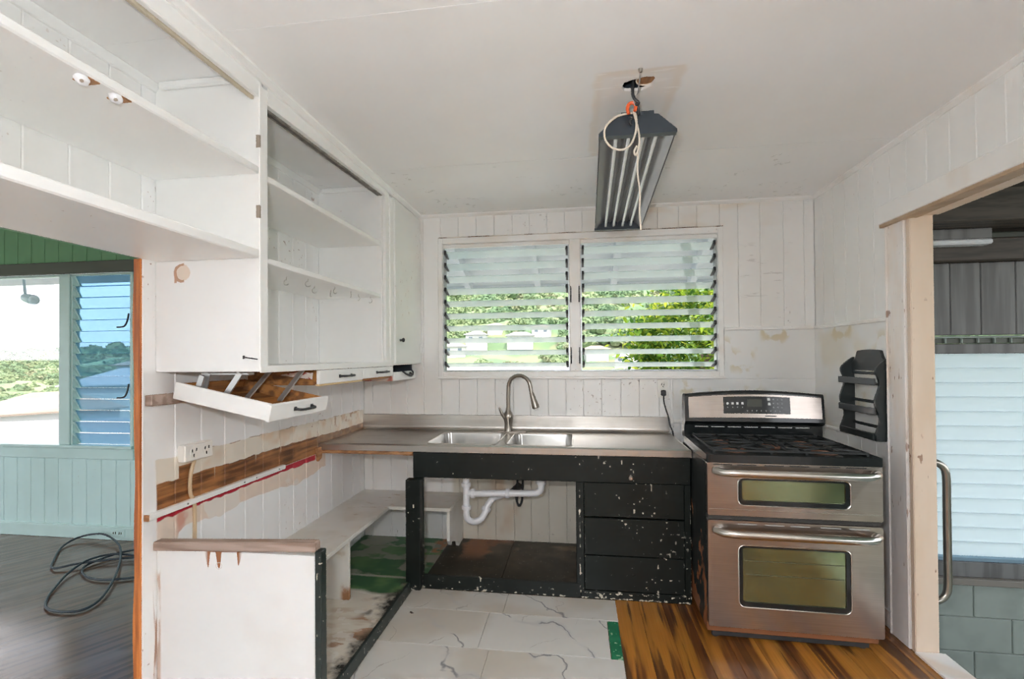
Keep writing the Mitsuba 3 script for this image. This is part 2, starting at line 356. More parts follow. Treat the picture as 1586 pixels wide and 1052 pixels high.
def raw_wood(p, n, uv):
    g = fbm(p.x*6+p.y*6, p.z*70, p.x*30, 4)
    return mix((0.40, 0.20, 0.09), (0.20, 0.09, 0.035), smoothstep(0.3, 0.7, g))
M_rawwood = mat('raw_wood', raw_wood, 0.55)
def dusty_wood(p, n, uv):
    g = fbm(p.x*5, p.z*60, p.y*40, 4)
    return mix((0.36, 0.27, 0.225), (0.22, 0.15, 0.115), smoothstep(0.3, 0.7, g))
M_dustwood = mat('dusty_wood', dusty_wood, 0.6)
def drawer_in(p, n, uv):
    g = fbm(p.y*4, p.x*40, p.z*40, 4)
    return mix((0.42, 0.19, 0.055), (0.17, 0.075, 0.03), smoothstep(0.35, 0.7, g))
M_drawer_in = mat('drawer_wood', drawer_in, 0.55)
def drip_white(p, n, uv):
    c = mix((0.76, 0.755, 0.745), (0.70, 0.66, 0.62), smoothstep(0.5, 0.8, fbm(p.x*4, p.z*4, 1.0))*0.6)
    z0 = 0.660+0.04*p.x
    d = (1-smoothstep(0.0, 0.004, (z0-p.z)-0.06*smoothstep(0.62, 0.85, noise(p.x*38, 2.0, 0.0))*smoothstep(0.2, 0.22, p.x)*(1-smoothstep(0.34, 0.36, p.x))))
    c = mix(c, (0.28, 0.11, 0.045), d*smoothstep(0.2, 0.22, p.x)*(1-smoothstep(0.34, 0.36, p.x)))
    rr = dr.sqrt(dr.square(p.x-0.262)+dr.square(p.z-0.618))
    c = mix(c, (0.60, 0.56, 0.51), (1-smoothstep(0.0012, 0.0025, dr.abs(rr-0.012)))*0.7)
    e = smoothstep(0.5, 0.7, fbm(p.x*40, p.z*9, 2.0))*(1-smoothstep(0.006, 0.015, dr.abs(p.x-0.008)))
    return mix(c, (0.42, 0.24, 0.15), e*0.7)
M_panelwhite = mat('peninsula_white', drip_white, 0.4)
def end_panel(p, n, uv):
    c = mix((0.785, 0.785, 0.78), (0.72, 0.71, 0.69), smoothstep(0.5, 0.8, fbm(p.x*4, p.z*4, 1.0))*0.4)
    q = 0.02*(fbm(p.x*30, p.z*30, 2.0)-0.5)
    rr = dr.sqrt(dr.square((p.x-0.118))+dr.square((p.z-1.712)*1.0))+q+0.004
    c = mix(c, (0.71, 0.60, 0.51), (1-smoothstep(0.029, 0.034, rr))*smoothstep(0.075, 0.08, p.x+q))
    arc = (1-smoothstep(0.004, 0.007, dr.abs(rr-0.034)))*(1-smoothstep(0.12, 0.125, p.x))*smoothstep(1.66, 1.665, p.z)
    stem = (1-smoothstep(0.004, 0.006, dr.abs(p.x-0.087+0.2*(1.70-p.z)*0.1)))*(1-smoothstep(1.71, 1.715, p.z))*smoothstep(1.672, 1.676, p.z)
    c = mix(c, (0.40, 0.19, 0.09), dr.clip(arc+stem, 0, 1)*0.85)
    sp = smoothstep(0.87, 0.9, noise(p.x*70, p.z*70, 4.0))*smoothstep(0.6, 0.7, noise(p.x*5, p.z*5, 2.0))
    return mix(c, (0.3, 0.2, 0.12), sp*0.6)
M_endpanel = mat('end_panel', end_panel, 0.38)
def jamb_fn(base, dirt):
    def fn(p, n, uv):
        c = mix(base, dirt, smoothstep(0.42, 0.75, fbm(p.y*9+p.x*9, p.z*2.2, 1.0, 4))*0.6)
        ch = smoothstep(0.66, 0.70, fbm(p.y*60+p.x*40, p.z*22, 3.0)+0.24*dr.exp(-dr.abs(p.y+0.955)/0.004)+0.16*dr.exp(-dr.abs(p.y+0.845)/0.004)-0.14)*smoothstep(0.35, 0.6, noise(3.0, p.z*9, 1.0))
        return mix(c, (0.24, 0.12, 0.07), ch*0.8)
    return fn
M_casing = mat('casing', jamb_fn((0.80, 0.77, 0.75), (0.72, 0.58, 0.46)), 0.42)
M_reveal = mat('reveal_cream', jamb_fn((0.66, 0.53, 0.42), (0.60, 0.45, 0.32)), 0.5)
M_sofwood = mat('door_track_wood', jamb_fn((0.42, 0.30, 0.20), (0.30, 0.19, 0.11)), 0.5)
def track_fn(p, n, uv): return mix((0.24, 0.22, 0.19), (0.10, 0.09, 0.08), noise(p.y*30, p.x*90))
M_track = mat('track', track_fn, 0.5)
M_teal = mat('teal_paint', white_fn((0.53, 0.70, 0.69), (0.45, 0.59, 0.56), 0.5), 0.4)
M_tealtrim = mat('teal_trim', white_fn((0.50, 0.66, 0.64), (0.42, 0.54, 0.50), 0.4), 0.4)
M_green = mat('green_paint', white_fn((0.135, 0.30, 0.155), (0.10, 0.225, 0.125), 0.5), 0.45)
M_darkbeam = mat('dark_beam', white_fn((0.075, 0.085, 0.068), (0.05, 0.05, 0.04), 0.6), 0.45)
def grey_wood(p, n, uv):
    g = fbm(p.x*26, p.z*2.0, p.y*9, 4)
    return mix((0.165, 0.165, 0.165), (0.10, 0.098, 0.098), smoothstep(0.35, 0.7, g))
M_greywood = mat('grey_wood', grey_wood, 0.5)
def brown_beam(p, n, uv):
    g = fbm(p.x*5, p.z*40, p.y*40, 4)
    return mix((0.060, 0.046, 0.036), (0.032, 0.026, 0.020), smoothstep(0.35, 0.7, g))
M_brownbeam = mat('brown_beam', brown_beam, 0.5)
def block_fn(p, n, uv):
    return mix((0.285, 0.32, 0.295), (0.225, 0.255, 0.235), smoothstep(0.35, 0.75, fbm(p.x*9, p.z*9, p.y*9, 4)))
M_block = mat('block_paint', block_fn, 0.5)
M_mortar = mat('block_joint', (0.33, 0.37, 0.34), 0.6)
def lino(p, n, uv):
    c = mix((0.010, 0.125, 0.055), (0.02, 0.18, 0.08), fbm(p.x*20, p.y*20))
    return mix(c, (0.35, 0.5, 0.35), smoothstep(0.80, 0.86, noise(p.x*90, p.y*70)))
M_lino = mat('green_lino', lino, 0.4)
def subfloor_fn(p, n, uv): return mix((0.12, 0.085, 0.05), (0.2, 0.16, 0.1), fbm(p.x*20, p.y*20))
M_subfloor = mat('subfloor', subfloor_fn, 0.6)
def shelf_white(p, n, uv):
    c = mix((0.66, 0.65, 0.61), (0.56, 0.53, 0.46), smoothstep(0.4, 0.75, fbm(p.x*5, p.y*5, p.z*5, 4))*0.7)
    s = smoothstep(0.64, 0.72, fbm(p.x*10, p.y*26, p.z*8, 4))*smoothstep(0.5, 0.65, noise(p.x*4, p.y*4, 3.0))
    c = mix(c, (0.40, 0.30, 0.19), s*0.6)
    rot = (1-smoothstep(0.10, 0.15, p.z+0.06*(fbm(p.x*30, p.y*30, p.z*30)-0.5)))*smoothstep(0.48, 0.56, noise(p.x*6+1.0, p.y*6, 2.0))*smoothstep(0.28, 0.31, p.x)
    return mix(c, (0.26, 0.12, 0.05), rot)
M_shelf = mat('shelf_white', shelf_white, 0.45)
M_hinge = mat('hinge_old', (0.33, 0.27, 0.22), 0.5, 0.4)
# glass
scene['m_pane'] = {'type': 'thindielectric', 'int_ior': 1.5}
scene['m_jalousie'] = {'type': 'blendbsdf', 'weight': 0.42, 'a': {'type': 'thindielectric', 'int_ior': 1.5},
                       'b': {'type': 'principledthin', 'base_color': {'type': 'rgb', 'value': [0.74, 0.87, 0.85]}, 'roughness': 0.5, 'diff_trans': 1.1, 'spec_trans': 0.0}}
scene['m_jalousie_clear'] = {'type': 'blendbsdf', 'weight': 0.22, 'a': {'type': 'thindielectric', 'int_ior': 1.5, 'specular_transmittance': {'type': 'rgb', 'value': [0.50, 0.66, 0.78]}},
                       'b': {'type': 'principledthin', 'base_color': {'type': 'rgb', 'value': [0.22, 0.40, 0.52]}, 'roughness': 0.5, 'diff_trans': 1.0, 'spec_trans': 0.0}}
scene['m_frosted'] = {'type': 'principledthin', 'base_color': {'type': 'rgb', 'value': [0.80, 0.865, 0.90]}, 'roughness': 0.35, 'diff_trans': 1.2, 'spec_trans': 0.0}
M_glassedge = mat('glass_edge', (0.20, 0.42, 0.36), 0.2)
scene['m_ovenglass'] = {'type': 'blendbsdf', 'weight': 0.40,
                        'a': {'type': 'principled', 'base_color': {'type': 'rgb', 'value': [0.012, 0.014, 0.008]}, 'roughness': 0.06, 'specular': 0.6},
                        'b': {'type': 'roughconductor', 'alpha': 0.03, 'specular_reflectance': {'type': 'rgb', 'value': [0.62, 0.74, 0.40]}}}
scene['m_ovenglass'] = {'type': 'twosided', 'bsdf': scene['m_ovenglass']}

# ------------------------------------------------------------------ the setting: kitchen shell
W, H = 3.145, 2.435
XL, YP, YB = 0.0, -1.945, -6.4        # left wall plane, end of the left wall, wall behind the camera
OPEN_Y = -4.7

# floor
F = thing('floor', 'kitchen floor of white marble-look vinyl tiles and brown wood-look planks', 'floor', kind='structure')
part(F, 'subfloor', hb(-0.025, W+0.08, YB, 0.03, -0.06, -0.006, 0.001), M_subfloor)
rows = [(-0.655, -0.884), (-0.884, -1.222), (-1.222, -1.560), (-1.560, -1.898), (-1.898, -2.236), (-2.236, -2.574)]
seams = {0: [0.60, 1.176, 1.789], 1: [0.60, 1.104, 1.728], 2: [0.60, 1.160, 1.783], 3: [0.60, 1.10, 1.72], 4: [0.60, 1.16, 1.783], 5: [0.60, 1.10, 1.72]}
for i, (ya, yb) in enumerate(rows):
    for a, b in zip(seams[i][:-1], seams[i][1:]):
        part(F, 'tile', hb(a+0.001, b-0.001, yb+0.001, ya-0.001, -0.008, 0.0, 0.0015), M_marble, False)
    if i >= 4: part(F, 'tile', hb(-0.02, 0.599, yb+0.001, ya-0.001, -0.008, 0.0, 0.0015), M_marble, False)
    if seams[i][-1] < 1.78:
        part(F, 'linoleum_patch', hb(seams[i][-1]+0.002, 1.783, yb+0.002, ya-0.002, -0.008, -0.002, 0.001), M_lino, False, label='green worn linoleum showing through a gap')
pw = 0.128
for i in range(11):
    a = 1.785+pw*i; b = min(a+pw, W+0.07)
    y0, y1 = (-0.672, -0.02) if False else (-5.0, -0.03)
    part(F, 'plank', hb(a+0.0006, b-0.0006, y0, y1, -0.008, 0.0005, 0.0012), M_wood, False)
part(F, 'plank', hb(-0.02, 1.784, -5.0, -2.58, -0.008, 0.0005, 0.001), M_wood, False)
part(F, 'plank', hb(-0.02, W+0.07, YB, -5.001, -0.008, 0.0005, 0.001), M_wood, False)

solo('floor_scrap', hull([(0.672, -0.945, 0.0003), (0.690, -0.952, 0.0003), (0.684, -0.932, 0.0003), (0.676, -0.940, 0.006), (0.688, -0.944, 0.004), (0.698, -0.946, 0.0004)]), mat('scrap', (0.05, 0.03, 0.02), 0.6), 'tiny dark scrap lying on the marble-look tiles', 'scrap')
# ceiling: 4 ft sheets with thin seams, a hole cut for the old lamp box
CE = thing('ceiling', 'white painted sheet ceiling with seams and a repaired patch', 'ceiling', kind='structure')
XF_ = 0.434
hole = sg.Polygon([(1.765, -1.575), (1.772, -1.612), (1.800, -1.628), (1.845, -1.643), (1.880, -1.640), (1.890, -1.612), (1.878, -1.575), (1.850, -1.548), (1.810, -1.545), (1.778, -1.552)])
ys = [0.03, -0.905, -2.125, -3.345, -4.565, -5.785, YB]
for a, b in zip(ys[:-1], ys[1:]):
    pl = sg.box(-0.02, b+0.0003, W+0.06, a-0.0003)
    if b < -1.6 < a: pl = pl.difference(hole)
    part(CE, 'sheet', ext(pl, H, H+0.012), M_ceil, False)
part(CE, 'seam_backing', ext(sg.box(-0.02, YB, W+0.06, 0.03).difference(sg.box(1.68, -1.74, 1.98, -1.46)), H+0.010, H+0.016), M_ceil, False)
for y in ys[1:-1]: part(CE, 'seam_ridge', hb(XF_ + 0.027, W-0.025, y-0.004, y+0.004, H-0.0012, H-0.0001, 0.0005), M_ceil)
HB = thing('ceiling_lamp_box', 'dark octagonal hole in ceiling with an old wooden lamp box', 'ceiling box')
part(HB, 'box_side', cat(hb(1.70, 1.96, -1.72, -1.70, H+0.0165, H+0.09), hb(1.70, 1.96, -1.50, -1.48, H+0.0165, H+0.09), hb(1.69, 1.70, -1.72, -1.48, H+0.0165, H+0.09), hb(1.96, 1.97, -1.72, -1.48, H+0.0165, H+0.09)), M_charcoal)
part(HB, 'box_top', hb(1.69, 1.97, -1.72, -1.48, H+0.09, H+0.10), M_charcoal)
part(HB, 'wood_disc', lathe([(0, -0.02), (0.038, -0.02), (0.045, 0.0), (0.05, 0.06), (0, 0.06)], 20, (1.855, -1.598, H+0.035)), M_rawwood, label='brown wooden disc inside the hole')
part(HB, 'paper_ring', tube([(1.855+0.036*math.cos(a), -1.598+0.036*math.sin(a), H+0.012) for a in np.linspace(0.3, 5.2, 20)], 0.003, 6), M_cord)

# board walls ------------------------------------------------------------------
def board_x(parent, ya, yb, z0, z1, m, x=0.0, side=1, th=0.012, name='board'):
    """vertical board on a wall x = const, face toward +x (side 1) or -x"""
    part(parent, name, hb(x, x-side*th, ya+0.0006, yb-0.0006, z0, z1, 0.0035), m, False)
def board_y(parent, xa, xb, z0, z1, m, y=0.0, th=0.012, side=-1, name='board'):
    part(parent, name, hb(xa+0.0006, xb-0.0006, y, y-side*th, z0, z1, 0.0035), m, False)

WL = thing('wall_left', 'left kitchen wall of white tongue-and-groove boards with a torn brown strip', 'wall', kind='structure')
lseams = [YP, -1.792, -1.651, -1.507, -1.366, -1.226, -1.085, -0.952, -0.815, -0.674, -0.507, -0.358, -0.198, -0.06, 0.0]
for a, b in zip(lseams[:-1], lseams[1:]): board_x(WL, a, b, 0.0, H, M_left)
part(WL, 'backing', hb(-0.0255, -0.0125, YP, 0.03, 0.0, H, 0.001), M_teal)
# bare sawn edge of the wall at the doorway: a wavy strip
edge = []
zz = np.linspace(0.0, 1.757, 60)
for z in zz: edge.append((-0.024-0.0035*math.sin(z*5.1)-0.002*math.sin(z*17+1), z))
poly = sg.Polygon([(-0.001, 0.0), (0.001+0.0, 1.757)] + [(x, z) for x, z in edge[::-1]])
part(WL, 'sawn_edge', ext(poly, YP-0.010, YP-0.001, 'y'), M_rawedge, 20, label='raw orange wood edge of the cut wall')
# wall above the opening
a = YP
hs = [-1.9455, -2.074, -2.213, -2.349, -2.487, -2.625, -2.763, -2.90, -3.04, -3.18, -3.32, -3.46, -3.60, -3.74, -3.88, -4.02, -4.16, -4.30, -4.44, -4.58, OPEN_Y]
for a, b in zip(hs[1:], hs[:-1]): board_x(WL, a, b, 1.76, H, M_white)
part(WL, 'backing', hb(-0.0255, -0.0125, OPEN_Y, YP-0.0005, 1.76, H, 0.001), M_green)
part(WL, 'backing', hb(-0.0255, 0.0, YB, OPEN_Y, 0.0, H, 0.001), M_white)

WB = thing('wall_back', 'white vertical board wall behind the sink, yellowed above the window', 'wall', kind='structure')
bseams = [0.0, 0.068, 0.212, 0.338, 0.466, 0.600, 0.732, 0.866, 0.999, 1.131, 1.254, 1.381, 1.506, 1.628, 1.753, 1.886, 2.010, 2.143, 2.284, 2.402, 2.550, 2.668, 2.807, 2.953, 3.08, W]
WZ0, WZ1, WX0, WX1 = 1.262, 2.236, 0.600, 2.550
for a, b in zip(bseams[:-1], bseams[1:]):
    if b <= WX0+1e-6 or a >= WX1-1e-6: board_y(WB, a, b, 0.0, H, M_back)
    else:
        board_y(WB, a, b, 0.0, WZ0, M_back); board_y(WB, a, b, WZ1, H, M_back)
for x0, x1, z0, z1 in ((-0.025, WX0, 0, H), (WX1, W+0.06, 0, H), (WX0, WX1, 0, WZ0), (WX0, WX1, WZ1, H)):
    part(WB, 'backing', hb(x0, x1, 0.0125, 0.03, z0, z1, 0.0005), M_white)
part(WB, 'splash_panel', cat(hb(2.571, W-0.007, -0.006, 0.0, 1.2272, 1.555, 0.001), hb(2.232, W-0.007, -0.006, 0.0, 0.945, 1.2268, 0.001)), M_panel, False, label='flat stained laminate panel behind the stove')

WR = thing('wall_right', 'right kitchen wall of white boards over a yellow-stained flat panel', 'wall', kind='structure')
rseams = [0.0, -0.117, -0.246, -0.382, -0.522, -0.664, -0.807, -0.936, -1.074, -1.215, -1.358, -1.497, -1.637, -1.776, -1.915, -2.055, -2.195, -2.335]
DY0, DY1, DZ = -0.962, -2.30, 2.035
for b, a in zip(rseams[:-1], rseams[1:]):
    if b > -0.80: board_x(WR, a, b, 0.0, H, M_white, W, -1)
    else: board_x(WR, a, b, DZ, H, M_white, W, -1)
part(WR, 'board', hb(W, W+0.012, DY0+0.001, -0.808, 0.0, DZ, 0.003), M_white, False)
part(WR, 'backing', hb(W+0.0125, W+0.055, DY0+0.001, 0.03, 0, H, 0.0005), M_white)
part(WR, 'backing', hb(W+0.0125, W+0.055, DY1, DY0, DZ+0.03, H, 0.0005), M_white)
part(WR, 'backing', hb(W, W+0.055, YB, DY1-0.036, 0, H, 0.0005), M_white)
part(WR, 'splash_panel', hb(W-0.006, W, -0.80, -0.0005, 0.945, 1.555, 0.001), M_panel, False, label='flat panel with yellow-brown stains')

# trims of the room
def trimobj(name, mesh, m, label, **kw): return solo(name, mesh, m, label, 'trim', kind='structure', **kw)
def cove(axis, at, lo, hi, s=0.022, sgn=1):
    """quarter-round at the ceiling"""
    P = sg.Polygon([(0, 0), (s*sgn, 0), (s*sgn*0.95, -s*0.35), (s*sgn*0.35, -s*0.95), (0, -s)])
    if axis == 'y': return ext(sg.Polygon([(at+x, H+z) for x, z in P.exterior.coords]), lo, hi, 'y')
    return ext(sg.Polygon([(at+x, H+z) for x, z in P.exterior.coords]), lo, hi, 'x')
trimobj('trim_1', cove('x', -0.0, 0.434, W-0.0, 0.022, -1), M_trim, 'thin white ceiling moulding above the back wall')
trimobj('trim_2', cove('y', W, -4.5, -0.022, 0.024, -1), M_trim, 'thin white ceiling moulding along the right wall')
trimobj('trim_3', hb(2.55+0.018, W-0.016, -0.016, -0.001, 1.553, 1.575, 0.005), M_trim, 'thin white rail on the back wall right of the window')
trimobj('trim_4', hb(W-0.016, W-0.001, -0.805, -0.0, 1.553, 1.575, 0.005), M_trim, 'thin white rail across the right wall above the spice rack')
trimobj('trim_5', cat(hb(2.232, W-0.016, -0.014, -0.001, 0.925, 0.946, 0.004)), M_trim, 'narrow ledge strip on the back wall behind the stove')
trimobj('trim_6', hb(W-0.014, W-0.001, -0.805, 0.0, 0.925, 0.946, 0.004), M_trim, 'narrow ledge strip on the right wall below the spice rack')
trimobj('trim_7', hb(2.215, 2.231, -0.008, -0.001, 0.86, 1.24, 0.003), M_trim, 'thin vertical batten beside the wall outlet')
BR = trimobj('baseboard_right', hb(W-0.014, W-0.0005, -0.82, 0.0, 0.0, 0.09, 0.003), M_trim, 'stained low skirting board of the right wall by the stove')
labels[BR]['category'] = 'baseboard'

# doorway at the right
D = thing('door_1', 'cream and white painted frame of the doorway right of the stove', 'door frame', kind='structure')
part(D, 'casing', hb(W-0.030, W+0.0, -0.958, -0.828, 0.0, 2.036, 0.005), M_casing, label='white casing board with flaking paint')
part(D, 'casing_edge', hb(W-0.034, W-0.002, -0.8275, -0.815, 0.0, 2.036, 0.004), M_casing)
part(D, 'jamb', hb(W-0.022, W+0.078, -0.990, -0.9605, 0.0, 2.036, 0.004), M_reveal, label='cream side of the doorway, paint worn')
part(D, 'header', hb(W-0.048, W-0.001, -2.42, -0.785, 2.038, 2.132, 0.004), M_trim, label='long white header board')
part(D, 'track_board', hb(W-0.0495, W+0.012, -2.38, -0.80, 2.020, 2.0375, 0.003), M_sofwood, label='brown strip under the header')
part(D, 'head_jamb', hb(W+0.0125, W+0.10, -2.38, -0.9905, 2.030, 2.064, 0.003), M_reveal)
part(D, 'casing', hb(W-0.022, W+0.078, -2.33, -2.30, 0.0, 2.02, 0.004), M_casing)
part(D, 'threshold', hb(W-0.03, W+0.10, -2.30, -0.991, 0.0008, 0.012, 0.004), M_casing, label='worn pale threshold strip')
# sliding door parked behind the wall with its long pull
SD = thing('sliding_door', 'sliding door parked behind the right jamb, only its long steel pull showing', 'door')
part(SD, 'slab', hb(W+0.090, W+0.122, -0.912, -0.205, -0.02, 2.0, 0.003), M_greywood)
hp = smoothpath([(3.262, -0.885, 0.868), (3.290, -0.885, 0.862), (3.318, -0.885, 0.838), (3.328, -0.885, 0.79), (3.328, -0.885, 0.66), (3.328, -0.885, 0.42), (3.328, -0.885, 0.285), (3.318, -0.885, 0.235), (3.290, -0.885, 0.208), (3.262, -0.885, 0.200)], 6)
part(SD, 'pull_handle', tube(hp, 0.0165, 14), M_nickel, label='long curved steel pull handle')

# wall behind the camera with a wide glazed opening
WF = thing('wall_front', 'wall behind the camera with a wide window', 'wall', kind='structure')
for x0, x1, z0, z1 in ((-0.02, 0.55, 0, H), (2.75, W+0.06, 0, H), (0.55, 2.75, 0, 0.9), (0.55, 2.75, 2.1, H)):
    part(WF, 'panel', hb(x0, x1, YB-0.05, YB, z0, z1, 0.002), M_white)

# ------------------------------------------------------------------ kitchen window (window_1): two jalousies
def jalousie(win, x0, x1, zs, y, tilt, bl, m_blade, side_sign=None, clipm=M_matte_black, clips=True, both=True):
    """glass blades and their clips: inner edge high, outer edge low"""
    L = bl
    for z in zs:
        c, s = math.cos(math.radians(tilt)), math.sin(math.radians(tilt))
        g = hb(x0+0.012, x1-0.012, -L/2, L/2, -0.0028, 0.0028, 0.0008)
        M = trimesh.transformations.translation_matrix([0, y, z]) @ rotm(-tilt, [1, 0, 0])
        part(win, 'louvre_blade', moved(g, M), m_blade, False)
        if clips:
            for xs in ((x0, x1) if both else (x0,)):
                sg_ = 1 if xs == x0 else -1
                k = cat(hb(xs+sg_*0.001, xs+sg_*0.016, -L*0.36, L*0.46, -0.009, 0.0115, 0.002), hb(xs+sg_*0.001, xs+sg_*0.017, -L*0.54, -L*0.26, -0.016, 0.013, 0.003))
                part(win, 'louvre_clip', moved(k, M), clipm)

W1 = thing('window_1', 'white framed kitchen window of two glass louvre sashes above the sink', 'window', kind='structure')
tx0, tx1, tz0, tz1 = 0.584, 2.566, 1.240, 2.258
ox0, ox1, oz0, oz1 = 0.617, 2.532, 1.282, 2.212
mx0, mx1 = 1.536, 1.614
part(W1, 'casing_side', hb(tx0, ox0, -0.022, 0.075, tz0, tz1, 0.004), M_trim)
part(W1, 'casing_side', hb(ox1, tx1, -0.022, 0.075, tz0, tz1, 0.004), M_trim)
part(W1, 'casing_top', hb(ox0, ox1, -0.022, 0.075, oz1, tz1, 0.004), M_trim)
part(W1, 'sill', cat(hb(ox0, ox1, -0.022, 0.085, tz0, oz0, 0.004), hb(tx0-0.004, tx1+0.004, -0.034, -0.0225, tz0-0.012, tz0+0.006, 0.003)), M_trim)
part(W1, 'mullion', hb(mx0, mx1, -0.020, 0.075, oz0, oz1, 0.004), M_trim)
part(W1, 'stop_bead', cat(hb(ox0, mx0, -0.005, 0.012, oz1-0.028, oz1-0.001, 0.003), hb(mx1, ox1, -0.005, 0.012, oz1-0.028, oz1-0.001, 0.003)), M_trim)
part(W1, 'caulk_line', hb(tx0, tx1, -0.0215, -0.002, tz1+0.0003, tz1+0.004, 0.001), mat('old_caulk', lambda p, n, uv: mix((0.62, 0.56, 0.48), (0.16, 0.09, 0.05), smoothstep(0.45, 0.6, noise(p.x*16, 2.0, 0.0)+0.35*smoothstep(1.5, 2.4, p.x)-0.1)), 0.6), label='cracked brown caulk along the top of the frame')
M_alu = mat('aluminium', (0.42, 0.44, 0.45), 0.35, 0.7)
for x0, x1 in ((ox0, mx0), (mx1, ox1)):
    part(W1, 'channel', hb(x0+0.0005, x0+0.009, 0.014, 0.072, oz0, oz1-0.029, 0.001), M_alu)
    part(W1, 'channel', hb(x1-0.009, x1-0.0005, 0.014, 0.072, oz0, oz1-0.029, 0.001), M_alu)
    part(W1, 'channel', hb(x0+0.010, x1-0.010, 0.014, 0.072, oz0+0.0005, oz0+0.009, 0.001), M_alu)
    zs = [1.327+0.0905*i for i in range(10)]
    jalousie(W1, x0+0.009, x1-0.009, zs, 0.042, 17.0, 0.104, 'm_jalousie')
for x in (mx0+0.010, mx1-0.010):
    for z in (1.37, 1.80):
        part(W1, 'crank_lever', cat(hb(x-0.004, x+0.004, -0.026, -0.0205, z-0.03, z+0.08, 0.002), tube(smoothpath([(x, -0.024, z+0.02), (x, -0.034, z), (x, -0.032, z-0.035)], 4), 0.0045, 8)), M_matte_black)

# ------------------------------------------------------------------ living room seen through the left opening
LF = thing('floor_living', 'dark worn brown plank floor of the next room', 'floor', kind='structure')
part(LF, 'board', hb(-5.2, -0.0262, YB, -0.15, -0.06, 0.0, 0.001), M_lfloor)
LC = thing('ceiling_living', 'ceiling of the next room, out of view', 'ceiling', kind='structure')
part(LC, 'sheet', hb(-5.2, -0.0262, YB, -0.15, 2.62, 2.64, 0.001), M_white)
WV = thing('wall_living', 'teal and green painted board wall with a window in the next room', 'wall', kind='structure')
vy = -0.18
vs = [-0.027, -0.16, -0.29, -0.42, -0.55, -0.68, -0.81, -0.94, -1.07, -1.20, -1.33, -1.46, -1.59, -1.72, -1.814, -1.938, -2.070, -2.202, -2.331, -2.458, -2.585, -2.711, -2.838, -2.966, -3.094, -3.222, -3.35, -3.48, -3.61]
for b, a in zip(vs[:-1], vs[1:]):
    z1 = 0.700 if a < -1.79 else 2.62
    if a < -1.79: 
        board_y(WV, a, b, 0.0, 0.700, M_teal, vy)
        board_y(WV, a, b, 2.10, 2.62, M_green, vy, name='upper_board')
    else: board_y(WV, a, b, 0.0, 2.62, M_teal, vy)
part(WV, 'backing', hb(-5.2, -0.0262, vy+0.0125, vy+0.03, 0, 0.70, 0.001), M_teal)
part(WV, 'backing', hb(-5.2, -0.0262, vy+0.0125, vy+0.03, 2.07, 2.62, 0.001), M_green)
part(WV, 'backing', hb(-1.79, -0.0262, vy+0.0125, vy+0.03, 0.70, 2.07, 0.001), M_teal)
part(WV, 'backing', hb(-5.2, -3.62, vy-0.012, vy+0.012, 0, 2.62, 0.001), M_teal)
part(WV, 'side_panel', hb(-5.22, -5.2, YB, -0.15, 0, 0.75, 0.001), M_teal)
part(WV, 'side_panel', hb(-5.22, -5.2, YB, -0.15, 2.1, 2.64, 0.001), M_teal)
part(WV, 'side_panel', hb(-5.2, -0.03, YB-0.03, YB, 0, 0.75, 0.001), M_teal)
part(WV, 'side_panel', hb(-5.2, -0.03, YB-0.03, YB, 2.3, 2.64, 0.001), M_teal)
solo('baseboard_living', cat(hb(-5.0, -0.03, vy-0.016, vy-0.0005, 0.0, 0.098, 0.004), hb(-5.0, -0.03, vy-0.013, vy-0.0005, 0.0985, 0.106, 0.003)), M_tealtrim, 'tall teal skirting board under the window in the next room', 'baseboard', kind='structure')
solo('window_beam', hb(-3.6, -0.03, vy-0.035, vy-0.0005, 2.062, 2.152, 0.005), M_darkbeam, 'dark grey-green head board above the window of the next room', 'beam')
W2 = thing('window_2', 'blue-teal framed window with fixed pane and louvres in the next room', 'window', kind='structure')
part(W2, 'sill', hb(-3.6, -1.78, vy-0.030, vy+0.05, 0.700, 0.722, 0.004), M_tealtrim)
part(W2, 'apron', hb(-3.6, -1.78, vy-0.012, vy-0.0005, 0.615, 0.699, 0.003), M_tealtrim)
part(W2, 'mullion', hb(-2.443, -2.345, vy-0.012, vy+0.06, 0.7225, 2.061, 0.004), M_tealtrim)
part(W2, 'frame_side', hb(-1.800, -1.772, vy-0.020, vy+0.06, 0.7225, 2.061, 0.004), M_tealtrim)
part(W2, 'frame_top', hb(-3.6, -1.801, vy+0.001, vy+0.06, 2.045, 2.0615, 0.003), M_tealtrim)
part(W2, 'pane', hb(-3.6, -2.444, vy+0.030, vy+0.034, 0.7225, 2.044, 0.0005), 'm_pane', False)
zs = [0.768+0.0888*i for i in range(15)]
jalousie(W2, -2.330, -1.806, zs, vy+0.035, 62.0, 0.100, 'm_jalousie_clear', clipm=M_tealtrim)
part(W2, 'channel', hb(-2.3445, -2.330, vy+0.0, vy+0.06, 0.7225, 2.044, 0.001), M_tealtrim)
for z in (1.10, 1.64):
    part(W2, 'crank_lever', tube(smoothpath([(-1.806, vy-0.022, z+0.10), (-1.812, vy-0.03, z+0.04), (-1.830, vy-0.04, z), (-1.885, vy-0.045, z-0.006)], 5), 0.006, 8), M_matte_black)
O = thing('wall_outlet', 'small teal outlet plate in the skirting board of the next room', 'outlet')
part(O, 'plate', hb(-1.965, -1.845, vy-0.0215, vy-0.0165, 0.026, 0.086, 0.002), M_tealtrim)
for xx in (-1.932, -1.882):
    part(O, 'socket', cat(hb(xx-0.012, xx-0.006, vy-0.0228, vy-0.0212, 0.048, 0.066, 0.0005), hb(xx+0.006, xx+0.012, vy-0.0228, vy-0.0212, 0.048, 0.066, 0.0005)), M_slot)
